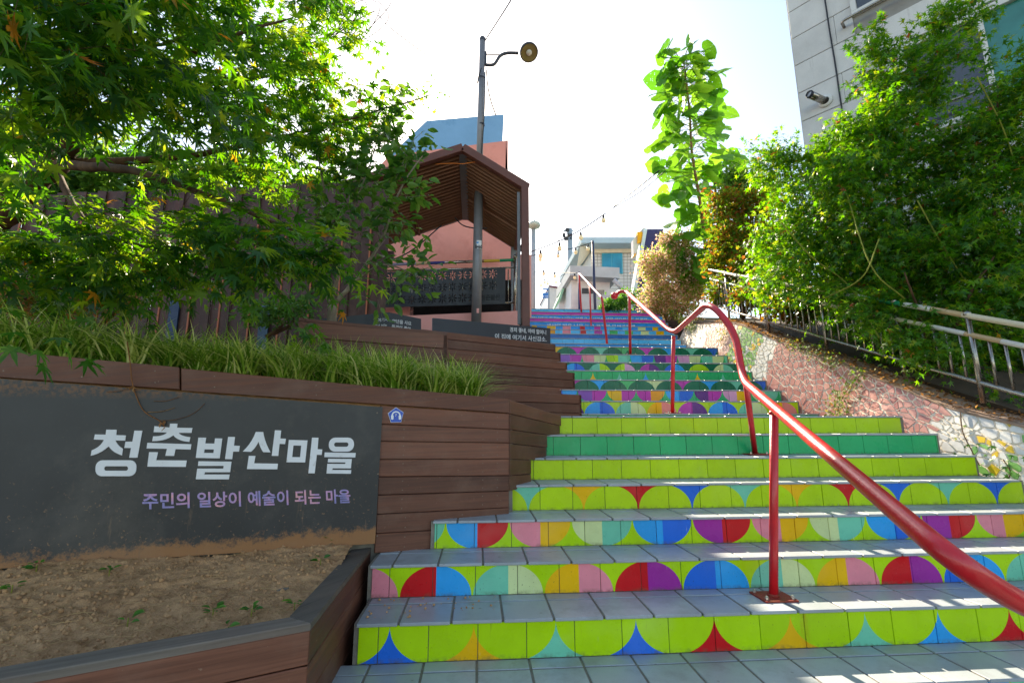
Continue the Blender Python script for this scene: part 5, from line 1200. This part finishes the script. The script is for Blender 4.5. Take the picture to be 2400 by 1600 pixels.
# the big maple on the left
mt=thing('maple_tree','large green maple tree leaning over the name board from the left','tree',tuple(pd(-140,790,3.1)))
mb=MB(); T0_=[pd(-160,840,3.15),pd(-80,600,3.05),pd(30,470,2.95),pd(120,385,2.9),pd(175,300,2.8)]
limb(mb,T0_,.12,.06,12); J=pd(120,385,2.9); J2=pd(175,300,2.8)
for pts,r in(([J2,pd(300,220,2.6),pd(480,110,2.5),pd(690,40,2.7)],.04),([J,pd(300,400,2.55),pd(520,470,2.3),pd(760,575,2.2)],.035),([J,pd(400,370,3.0),pd(620,330,3.3),pd(800,285,3.6),pd(1010,222,3.9)],.03),([J2,pd(190,180,2.2),pd(160,40,1.8),pd(120,-80,1.6)],.04),([J,pd(210,530,2.5),pd(350,580,2.3)],.025),([pd(300,220,2.6),pd(480,200,3.0),pd(680,170,3.6),pd(800,130,3.9)],.02),([pd(-80,600,3.05),pd(60,650,2.6),pd(180,690,2.3)],.02),([pd(480,110,2.5),pd(560,60,3.2),pd(700,110,3.8),pd(880,25,4.0)],.012),([pd(30,470,2.95),pd(-60,300,2.3),pd(-100,100,1.8)],.05)): limb(mb,pts,r,.004,7)
mb.build('trunk',M['bark'],mt)
BL=[(60,60,1.55,.42,.3,.25,40),(250,40,1.8,.4,.3,.22,40),(120,190,1.7,.4,.3,.2,38),(330,170,2.1,.42,.35,.2,38),(80,310,2.1,.35,.3,.16,20),(470,60,2.5,.5,.4,.3,30),(600,60,3.1,.55,.45,.4,30),(430,240,2.6,.5,.4,.22,36),(570,220,3.1,.55,.45,.28,30),(690,130,3.6,.42,.4,.4,26),(700,250,3.5,.42,.4,.26,26),(790,280,3.7,.35,.3,.2,22),(620,340,3.2,.45,.35,.14,20),(300,310,2.4,.4,.35,.10,12),(700,20,3.4,.3,.3,.25,18),(380,-60,2.2,.7,.5,.2,40),(100,-90,1.7,.6,.4,.2,36),(720,360,3.4,.3,.3,.14,14)]
BW=[(40,575,2.2,.42,.3,.10,56),(190,600,2.2,.35,.3,.10,40),(-40,470,2.0,.3,.3,.12,14),(320,570,2.2,.3,.25,.09,30),(110,640,2.4,.4,.3,.08,24),(360,545,2.2,.3,.25,.06,16),(500,545,2.15,.28,.2,.08,34),(420,610,2.4,.3,.2,.08,16),(620,575,2.1,.24,.16,.08,24),(700,605,2.1,.16,.12,.05,11),(540,625,2.2,.14,.1,.04,5),(690,740,2.5,.08,.08,.05,3),(450,440,2.6,.3,.3,.05,6),(560,400,3.0,.3,.3,.06,8)]
foliage(mt,'crown',T_M7,M['maple_l'],BL,.125,(.2,.40),.042,origin=J,jit=.5,twigm=M['bark'])
foliage(mt,'lower_sprays',T_M7,M['maple_l'],BW,.12,(.14,.28),.042,origin=pd(-500,480,2.5),droop=.12,tipdown=.3,twigm=M['bark'])['kind']='stuff'
foliage(mt,'near_leaves',T_M7,M['maple_l'],[(60,770,1.3,.06,.03,.02,4)],.12,(.08,.13),.05,origin=J)['kind']='stuff'
foliage(mt,'tip_leaves',T_M5,M['maple_l'],[(880,250,3.75,.16,.1,.06,9),(960,228,3.9,.12,.06,.03,4),(1000,222,3.95,.06,.03,.02,2),(790,110,3.8,.1,.1,.08,4),(880,170,3.9,.03,.03,.03,1)],.085,(.1,.2),.05,origin=J,twigm=M['bark'])
# bare looping twigs against the sky
bt=MB()
for k in range(9):
    x0=720+k*14; a=pd(x0-30,60+rnd.uniform(-20,30),3.9); bt.tube(bez([a,pd(x0+10,rnd.uniform(-30,10),3.9),pd(x0+60+rnd.uniform(0,40),rnd.uniform(0,40),3.95),pd(x0+40,60+rnd.uniform(0,40),3.9),pd(x0,90,3.85)],6),.0032,4)
tag(bt.build('bare_twigs',M['bark']),'tangle of thin bare looping twigs against the white sky','twigs')
# small fruit tree in front of the pierced screen
ft=thing('fruit_tree','slim pale trunked young tree with oval leaves in front of the pierced screen','tree',tuple(pd(783,790,3.75)))
mb=MB(); b0=pd(783,800,3.75); s0=pd(778,715,3.72)
limb(mb,[b0,pd(778,755,3.74),s0],.042,.034,10); 
for pts,r in(([s0,pd(745,650,3.65),pd(735,560,3.6),pd(760,450,3.5)],.02),([s0,pd(830,660,3.7),pd(895,560,3.7),pd(935,450,3.6),pd(1000,350,3.6)],.022),([s0,pd(800,610,3.6),pd(825,500,3.5),pd(870,380,3.5)],.018),([pd(830,660,3.7),pd(900,620,3.6),pd(985,650,3.6)],.01),([pd(760,450,3.5),pd(740,330,3.5)],.01),([pd(895,560,3.7),pd(850,470,3.8),pd(905,260,3.8)],.01)): limb(mb,pts,r,.004,7)
mb.build('trunk',M['bark_g'],ft)
foliage(ft,'crown',T_OV,M['fruit_l'],[(960,370,3.6,.10,.1,.13,8),(915,440,3.65,.2,.15,.17,17),(850,450,3.6,.2,.2,.18,17),(900,530,3.65,.2,.15,.14,13),(820,540,3.6,.16,.15,.16,10),(940,640,3.6,.16,.1,.09,9),(860,620,3.6,.16,.12,.12,8),(770,520,3.55,.14,.14,.17,9),(880,330,3.75,.18,.14,.18,15),(905,262,3.8,.1,.08,.1,7),(800,400,3.6,.16,.14,.16,11),(730,620,3.6,.1,.1,.13,5),(880,700,3.6,.06,.06,.06,2)],.095,(.14,.26),.05,dens=1.05,origin=s0,droop=.1,twigm=M['bark_g'],twig_r=.0028,up=.6,jit=.6)
# ---------------------------------------------------------------- liriope grass
def blades(name,root_pts,nb,L,W_,m,parent=None,lean=.6):
    V=[];F=[];k0=0; sg=5
    for (p,sc_) in root_pts:
        for b_ in range(nb):
            a=rng.uniform(0,2*math.pi); d=np.array([math.cos(a),math.sin(a),0]); l=L*sc_*rng.uniform(.6,1.15); ln=lean*rng.uniform(.25,1.3); w_=W_*rng.uniform(.7,1.2); sd=np.array([-d[1],d[0],0]); base=p+np.array([rng.normal()*.018,rng.normal()*.018,0])
            for s in range(sg+1):
                t=s/sg; c=base+d*l*ln*t**1.8+np.array([0,0,l*(t-.42*ln*t**2.6)]); ww=w_*(1-t**2.5)*.5+.0003
                V.append(c-sd*ww); V.append(c+sd*ww+np.array([0,0,ww*.5]))
            for s in range(sg): F.append((k0+2*s,k0+2*s+1,k0+2*s+3,k0+2*s+2))
            k0+=2*(sg+1)
    return np.array(V),np.array(F)
rp=[]
for k in range(215):
    u=rng.uniform(-2.75,-.2); off=-.06-abs(rng.normal())*.26; p=PW.xyz(u,0,off); zc=np.interp(u,[-2.6,-1.0,0],[1.215,1.125,1.05])-.03+.12*max(0,-off-.1); rp.append((np.array([p[0],p[1],zc]),1. if u>-1.2 else .92))
V,F=blades('grass',rp,30,.35,.0085,None,lean=1.0); 
gr=obj('liriope_grass',mesh_np('liriope_grass',V-rp[0][0],F),M['grass_l'],None,rp[0][0]); tag(gr,'variegated tufted grass filling the timber planter above the board','grass',kind='stuff')
# ---------------------------------------------------------------- right hand maples
def rmaple(label,stems,blobs,size=.108,seedshoots=0,nm='maple_shrub'):
    r_=thing(nm,label,'shrub',tuple(stems[0][0]),'maples behind the fence'); mb=MB()
    for pts in stems: limb(mb,pts,.028,.006,7)
    mb.build('stems',M['bark'],r_); foliage(r_,'crown',T_M5,M['maple_r'],blobs,size,(.16,.34),.038,dens=2.7,jit=.75,tipdown=.7,origin=np.mean([s[len(s)//2] for s in stems],0),twigm=M['bark'],twig_r=.0014)
    return r_
g0=lambda x,y,D:pd(x,y,D)
rmaple('tall central maple shrub reaching up in front of the granite wall',[[g0(2120,880,5.4),g0(2110,620,5.4),g0(2100,400,5.4),g0(2080,160,5.4)],[g0(2120,880,5.4),g0(2050,560,5.3),g0(2000,330,5.2)]],
 [(2075,160,5.4,.30,.3,.3,36),(2110,250,5.3,.42,.35,.3,60),(2050,310,5.2,.34,.3,.28,42),(2090,380,5.2,.5,.4,.3,74),(2000,430,5.1,.45,.4,.3,64),(2150,470,5.0,.45,.4,.35,60),(2080,540,4.9,.5,.4,.35,80),(2040,110,5.4,.16,.16,.16,8),(2000,330,5.2,.2,.2,.16,12)])
rmaple('maple shrub at the right edge in front of the teal window',[[g0(2330,800,4.6),g0(2330,500,4.5),g0(2340,200,4.4)],[g0(2330,800,4.6),g0(2420,430,4.3),g0(2430,100,4.2)]],
 [(2225,60,5.2,.26,.3,.2,30),(2235,150,4.9,.22,.3,.26,22),(2330,290,4.6,.3,.3,.22,26),(2400,210,4.4,.24,.3,.28,26),(2290,350,4.6,.42,.35,.3,66),(2400,400,4.4,.4,.3,.35,60),(2320,480,4.5,.45,.4,.3,76),(2420,120,4.3,.14,.2,.2,7),(2420,560,4.3,.4,.35,.3,60)])
rmaple('low maple shrub left of the others with yellow tinged leaves beside the big leaved tree',[[g0(1900,720,6.0),g0(1880,560,6.0),g0(1850,380,6.0)],[g0(1900,720,6.0),g0(1960,540,5.9),g0(1960,360,5.8)]],
 [(1850,400,6.1,.4,.35,.28,44),(1950,370,5.9,.26,.3,.2,22),(1900,470,5.9,.5,.4,.32,70),(1960,400,5.8,.4,.35,.3,50),(1870,560,5.8,.5,.4,.32,70),(1960,560,5.6,.5,.4,.35,80),(1800,370,6.2,.22,.2,.15,14),(1840,640,5.6,.4,.35,.24,40)])
rmaple('broad maple shrub spilling over the steel fence',[[g0(2180,960,4.6),g0(2160,760,4.4),g0(2120,640,4.2)],[g0(2180,960,4.6),g0(2260,720,4.2),g0(2330,600,4.1)]],
 [(2010,640,5.5,.45,.35,.3,70),(2130,640,5.0,.45,.4,.3,76),(2250,600,4.4,.5,.4,.3,80),(2080,710,5.1,.3,.25,.2,50),(2190,740,4.6,.38,.25,.25,60),(2000,720,5.35,.3,.25,.2,34),(2120,800,4.85,.25,.2,.14,24),(2230,820,4.5,.26,.2,.14,18),(2330,690,4.3,.4,.3,.25,60),(2060,840,5.2,.14,.14,.08,5),(1975,660,5.1,.16,.12,.12,9),(2030,690,4.85,.22,.12,.16,16),(2080,735,4.5,.22,.12,.13,15),(2140,770,4.25,.2,.12,.11,14),(2200,790,4.05,.18,.1,.1,11),(2240,720,4.2,.25,.12,.2,20),(2120,700,4.5,.25,.12,.2,22),(2150,850,5.6,.4,.3,.3,50),(2250,800,5.3,.45,.3,.35,60),(2360,780,5.0,.45,.3,.35,60),(2380,880,4.9,.4,.3,.25,46),(2060,800,5.9,.4,.3,.3,40),(2290,930,4.9,.4,.3,.2,40),(2350,900,3.8,.06,.06,.06,2),(2340,640,3.7,.06,.06,.05,3)])
mb=MB()
for pts in([(1830,520),(1900,600),(1990,670),(2060,790)],[(2150,470),(2200,560),(2250,640),(2300,720)],[(1980,440),(2040,620),(2120,700)],[(2290,180),(2350,300),(2390,420)],[(2060,560),(2020,650),(1930,700)]): mb.tube(bez([pd(x,y,4.3 if x>2000 else 4.9) for x,y in pts],6),.006,5)
tag(mb.build('long_shoots',M['stem_g']),'long thin yellow green shoots arching across the right hand maples','shoots')
# ---------------------------------------------------------------- big leaved tree
pt=thing('big_leaved_tree','tall slender tree with huge pale green heart shaped leaves against the sky','tree',tuple(pd(1668,640,11)))
stem=bez([pd(1668,680,11),pd(1655,590,11),pd(1640,470,10.95),pd(1622,360,10.9),pd(1616,260,10.9),pd(1606,175,10.9),pd(1602,140,10.9)],10)
mb=MB(); mb.tube(stem,[.05-.042*k/(len(stem)-1) for k in range(len(stem))],10); mb.build('trunk',M['stem_p'],pt)
P=[];D=[];N=[];S=[];pet=MB(); tot=len(stem)
for k in range(300):
    t=(k+.5)/300; i=t*(tot-1)*.97+tot*.01; i0=int(min(i,tot-2)); p=lerp(stem[i0],stem[i0+1],i-i0)
    a=k*2.4+rng.normal()*.35; d=np.array([math.cos(a)*1.05,math.sin(a)*.9,0]); l=(.42+.30*math.sin(math.pi*(.2+.7*t)))*rng.uniform(.4,1.1)
    e=p+d*l+np.array([0,0,.10*l+rng.uniform(-.06,.10)]); q=lerp(p,e,.5)+np.array([0,0,.05]); pet.tube([p,q,e],.006,5,cap=False)
    P.append(e); D.append(d*.55+np.array([0,-.25,-.55+rng.normal()*.35])); N.append(d*.5+np.array([0,-.75,.5])+rng.normal(size=3)*.5); S.append(rng.uniform(.28,.50)*(1 if t<.9 else .8))
for (x,y) in((1690,560),(1720,520),(1760,540),(1650,600),(1700,600),(1745,580),(1690,530),(1790,520)):
    P.append(pd(x,y,10.4)); D.append(np.array([rng.normal()*.5,-.2,-.6])); N.append(np.array([rng.normal()*.4,-.4,.7])); S.append(rng.uniform(.45,.6))
pet.build('leaf_stalks',M['stem_g'],pt); V,F=leaves_mesh(T_HE,P,D,N,S); o0=WL[pt.name]; obj('crown',mesh_np('crown',V-o0,F,smooth=True),M['paul_l'],pt,o0)
b=MB(); b.tube([pd(1678,480,11.4),pd(1672,335,11.4)],.03,8); tag(b.build('prop_post',M['navy']),'thin navy post half hidden inside the big leaved tree','post')
# ---------------------------------------------------------------- bush, vines, ivy
def mass(name,label,cat,blobs,n,tm,mat_,size,base,stems=None,group=None,shell=.75):
    r_=thing(name,label,cat,tuple(base),group); P=[];D=[];N=[];S=[]
    for (x,y,dist,rx,ry,rz,w_) in blobs:
        c=pd(x,y,dist); k=int(n*w_); q=unit(rng.normal(size=(k,3)))*(shell+(1-shell)*rng.random((k,1)))*(1+.22*rng.normal(size=(k,1))); q=q*np.array([rx,ry,rz]); P.append(c+q); o=unit(q)+rng.normal(size=(k,3))*.8; D.append(o+[0,0,-.2]); N.append(np.array([0,0,.8])+rng.normal(size=(k,3))*.7); S.append(size*rng.uniform(.6,1.3,k))
    V,F=leaves_mesh(tm,np.concatenate(P),np.concatenate(D),np.concatenate(N),np.concatenate(S)); o0=WL[r_.name]; obj('crown',mesh_np('crown',V-o0,F),mat_,r_,o0)
    mb=MB(); c0=np.array(base,float)
    for (x,y,dist,rx,ry,rz,w_) in blobs[:8]:
        e=pd(x,y,dist); mb.tube(bez([c0+rng.normal(size=3)*.03,lerp(c0,e,.5)+rng.normal(size=3)*.06,e],4),[.018-.0016*k for k in range(9)],5)
    mb.build('stems',M['bark'],r_); return r_
mass('flowering_bush','round bush of tiny pink bronze leaves beside the top steps','bush',[(1560,650,11,.55,.5,.62,.26),(1545,700,11,.52,.5,.4,.16),(1600,610,11.1,.54,.5,.5,.2),(1530,620,11.1,.38,.4,.38,.12),(1590,570,11.2,.36,.4,.3,.1),(1620,680,11,.4,.4,.5,.14),(1560,560,11.3,.2,.25,.18,.03),(1560,725,10.9,.55,.4,.3,.14),(1610,735,10.8,.4,.4,.3,.08)],17000,T_DI,M['abelia_l'],.062,pd(1575,770,11),shell=.45)
mass('autumn_vine','dense mass of orange brown vine leaves behind the fence','vine',[(1720,560,8.3,.45,.4,.4,.2),(1790,600,7.6,.45,.4,.35,.2),(1700,480,8.5,.35,.35,.35,.12),(1770,480,8.2,.4,.35,.3,.14),(1830,650,6.9,.45,.35,.25,.14),(1740,660,7.8,.45,.3,.24,.14),(1680,620,8.4,.25,.25,.25,.06),(1850,560,7.2,.4,.35,.4,.16),(1790,690,7.,.5,.25,.2,.16),(1880,720,6.2,.5,.25,.2,.14),(1700,690,8.0,.3,.25,.16,.1)],10500,T_OV,M['vine_l'],.075,pd(1745,740,8.0),shell=.4)
mass('sun_block_hedge','dark green foliage added behind the board wall, raised to block sun','sun_block_hedge',[(-350,300,6.5,1.2,.6,1.2,.25),(-60,330,6.5,.9,.6,.9,.2),(130,380,6.5,.8,.6,.6,.12),(60,420,6.5,1.,.6,.6,.25),(300,430,6.5,1.,.6,.5,.25),(560,440,6.6,.9,.6,.4,.2),(-150,380,6.5,1.,.6,.8,.2),(760,470,7.,.5,.5,.3,.1)],10000,T_OV,M['fruit_l'],.13,pd(250,640,6.5),shell=.5)  # added backdrop foliage; left clumps raised to keep sun off the maple
mass('pale_shrub','pale grey green shrub on the skyline beside the big leaved tree','shrub',[(1750,440,9.0,.4,.4,.28,.5),(1720,420,9.0,.2,.2,.3,.2),(1790,450,9.0,.3,.3,.2,.3)],2600,T_OV,M['fruit_l'],.08,pd(1750,520,9.0),shell=.5)
mass('green_bush','small bright green bush behind the red handrail at the top','bush',[(1440,712,11,.3,.3,.16,.5),(1470,700,11,.26,.3,.22,.3),(1425,722,11,.2,.2,.1,.2)],1800,T_DI,M['weed_l'],.075,pd(1450,735,11),shell=.4)
mass('reddish_shrub','untidy shrub with reddish dry leaves against the left board wall','shrub',[(110,690,3.1,.35,.2,.2,.3),(250,690,3.1,.3,.2,.18,.3),(200,640,3.2,.3,.2,.2,.2),(30,700,3.0,.25,.2,.2,.2)],3800,T_DI,M['red_l'],.035,pd(160,790,3.1),shell=.3)
mass('dark_shrub','low dark leafed shrub between the grass and the board wall','shrub',[(620,735,3.5,.25,.18,.12,.6),(690,720,3.6,.2,.16,.12,.4)],1200,T_OV,M['fruit_l'],.035,pd(640,785,3.5),shell=.3)
def ivy(label,pts_,n,size,mat_=None):
    r_=thing('ivy_trail',label,'ivy',tuple(pts_[0]),'ivy trails on the mosaic wall'); mb=MB(); q=bez(pts_,8); mb.tube(q,.004,5); mb.build('stem',M['bark'],r_)
    P=[];D=[];N=[]
    for k in range(n): c=q[rng.integers(len(q))]; P.append(c+rng.normal(size=3)*np.array([.03,.07,.05])+[-.03,0,.01]); D.append(np.array([-.4,rng.normal()*.6,-.6])); N.append(np.array([-.8,-.3,.5])+rng.normal(size=3)*.4)
    V,F=leaves_mesh(T_M5,P,D,N,size*rng.uniform(.6,1.2,n)); o0=WL[r_.name]; obj('leaves',mesh_np('leaves',V-o0,F),mat_ or M['ivy_l'],r_,o0)
ivy('thick ivy patch hanging down the middle of the pink mosaic',[wp(2.25,1.0,.02),wp(2.33,.75,.03),wp(2.4,.5,.03),wp(2.42,.3,.03),wp(2.40,.12,.03)],300,.055)
ivy('ivy trailing along the top of the pink mosaic',[wp(3.3,1.02,.03),wp(3.0,1.04,.03),wp(2.7,1.0,.03),wp(2.5,.98,.03)],260,.05)
ivy('yellow ivy climbing the far end of the fence',[np.array([4.0,4.7,2.5]),np.array([4.0,4.85,2.9]),np.array([4.02,5.2,3.2]),np.array([4.05,5.4,3.5]),np.array([3.95,4.6,3.1]),np.array([3.95,4.3,2.95])],520,.06)
ivy('short ivy strand with red leaves on the cream mosaic',[wp(4.75,.95,.03),wp(4.6,.7,.03),wp(4.65,.45,.03)],150,.05,M['vine_l'])
ivy('small leafy sprig growing at the foot of the white mosaic',[wp(.98,.30,.02),wp(.95,.45,.05),wp(.99,.55,.06)],26,.075,M['weed_l'])
ivy('thin red stemmed creeper on the white mosaic near the frame edge',[wp(1.35,.98,.02),wp(1.3,.7,.02),wp(1.22,.5,.02),wp(1.15,.35,.02)],10,.05)
ivy('ivy covering the wall corner beside the top flight',[np.array([4.1,6.9,3.1]),np.array([4.0,6.5,2.9]),np.array([3.95,6.1,2.75]),np.array([4.1,7.4,3.4])],420,.07)
# leaf litter on the coping
P=[];D=[];N=[];S=[]
for k in range(1700):
    y=rng.uniform(.6,5.2); P.append(wp(y,1)+[rng.uniform(-.01,.3),0,.024+rng.uniform(0,.012)]); D.append(rng.normal(size=3)*[1,1,.25]); N.append(np.array([0,0,1])+rng.normal(size=3)*.4); S.append(rng.uniform(.02,.05))
V,F=leaves_mesh(T_DI,P,D,N,S); lo=obj('leaf_litter',mesh_np('leaf_litter',V-P[0],F),M['dry_l'],None,P[0]); tag(lo,'dry brown fallen leaves lying along the wall coping','leaves',kind='stuff')
# weeds in the soil box
wl_=[(160,1340,'weed at the foot of the board below its left half'),(75,1395,'weed on the bare soil near the left frame edge'),(20,1425,'weed cut by the left edge of the picture'),(530,1465,'weed closest to the front cap board right of centre'),(500,1430,'weed in the middle of the soil right of centre'),(300,1455,'weed in the middle of the soil left of centre'),(590,1430,'weed left of the small wood chip'),(750,1340,'weed beside the right cap board below the board corner'),(770,1305,'weed in the narrow far corner of the soil box'),(250,1385,'weed in the soil under the start of the lettering'),(690,1420,'weed beside the mitred corner of the cap boards')]
for k,(x,y,lb_) in enumerate(wl_):
    c=atZ(x,y,.30); c[2]=soil_z(c[0],c[1]); r_=thing('weed','small green '+lb_,'weed',tuple(c),'weeds in the soil box'); n=rnd.randint(5,10); P=[];D=[];N=[]
    for i in range(n): a=rng.uniform(0,6.28); P.append(c+[.012*math.cos(a),.012*math.sin(a),.012+.02*rng.random()]); D.append([math.cos(a),math.sin(a),.25]); N.append(np.array([0,0,1])+rng.normal(size=3)*.3)
    V,F=leaves_mesh(T_OV,P,D,N,rng.uniform(.02,.036,n)); obj('leaves',mesh_np('leaves',V-c,F),M['weed_l'],r_,c)
    b=MB(); b.tube([c-[0,0,.01],c+[0,0,.025]],.0018,5); b.build('stem',M['stem_g'],r_)
# dry vine hanging over the board
mb=MB(); mb.tube(bez([PB.at(298,800,.05),PB.at(305,850,.03),PB.at(312,905,.025),PB.at(335,960,.022),PB.at(372,985,.022),PB.at(386,1000,.022)],8),.0022,5)
for a,b_ in(((372,985),(440,975)),((440,975),(480,945)),((312,905),(250,918)),((345,965),(410,955)),((360,940),(420,930))): mb.tube(bez([PB.at(*a,.022),PB.at((a[0]+b_[0])/2,(a[1]+b_[1])/2+4,.024),PB.at(*b_,.026)],4),.0012,4)
dv=thing('dry_vine','dry brown vine tendril hanging down over the name board','vine',tuple(PB.at(305,850,.03))); mb.build('stem',M['dry_l'],dv)
P=[PB.at(x,y,.03) for x,y in((312,904),(316,906),(384,996),(378,990),(388,1002))]; V,F=leaves_mesh(T_OV,P,rng.normal(size=(5,3))+[0,0,-1],rng.normal(size=(5,3))+[0,-1,0],[.025]*5); o0=WL[dv.name]; obj('leaves',mesh_np('leaves',V-o0,F),M['dry_l'],dv,o0)
# crumbs of soil on the lowest treads
V=[];F=[]
for k in range(46):
    x=rng.uniform(-.46,.12)**1; y=rng.uniform(.03,.26); r=.002+.006*rng.random()**2; V.append(np.array([x,y,.1535+r*.4])+ico*r*rng.uniform(.6,1.2,(11,3))); F.append(icf+11*(len(V)-1))
cr=obj('soil_crumbs',mesh_np('soil_crumbs',np.concatenate(V)-[-.2,.15,.15],np.concatenate(F)),M['soil'],None,(-.2,.15,.15)); tag(cr,'crumbs of brown soil scattered on the lowest left tread','soil',kind='stuff')
# printed sentences on the two blue steps
for i,s,xa,xb,ya in((4,'세상의 밝은 나무 높고 건강해 무성가득해',1281,1488,767),(6,'하나에서 꿈꾸는 나무는 이루고 집이라도 새로 여유하기도 하겠지',1246,1516,752)):
    y,zb,zt=STEPS[18+i][:3]; pl=Plane((0,y-.0045),0); A_=np.array([jx(xa,ya,y),y-.0035,zb+.02]); B_=np.array([jx(xb,ya,y),y-.0035,zb+.02]); me=text_mesh(s,1.,.012,.0008); n=len(me.vertices); co=np.zeros(n*3,np.float32); me.vertices.foreach_get('co',co); co=co.reshape(-1,3); co[:,0]=(co[:,0]-co[:,0].min())/np.ptp(co[:,0])*(B_[0]-A_[0]); co[:,1]=(co[:,1]-co[:,1].min())/np.ptp(co[:,1])*.075; me.vertices.foreach_set('co',co.ravel())
    place_mesh('lettering',me,A_,(1,0,0),(0,0,1),M['white'],flights[2])

bpy.data.scenes.remove(TMP)
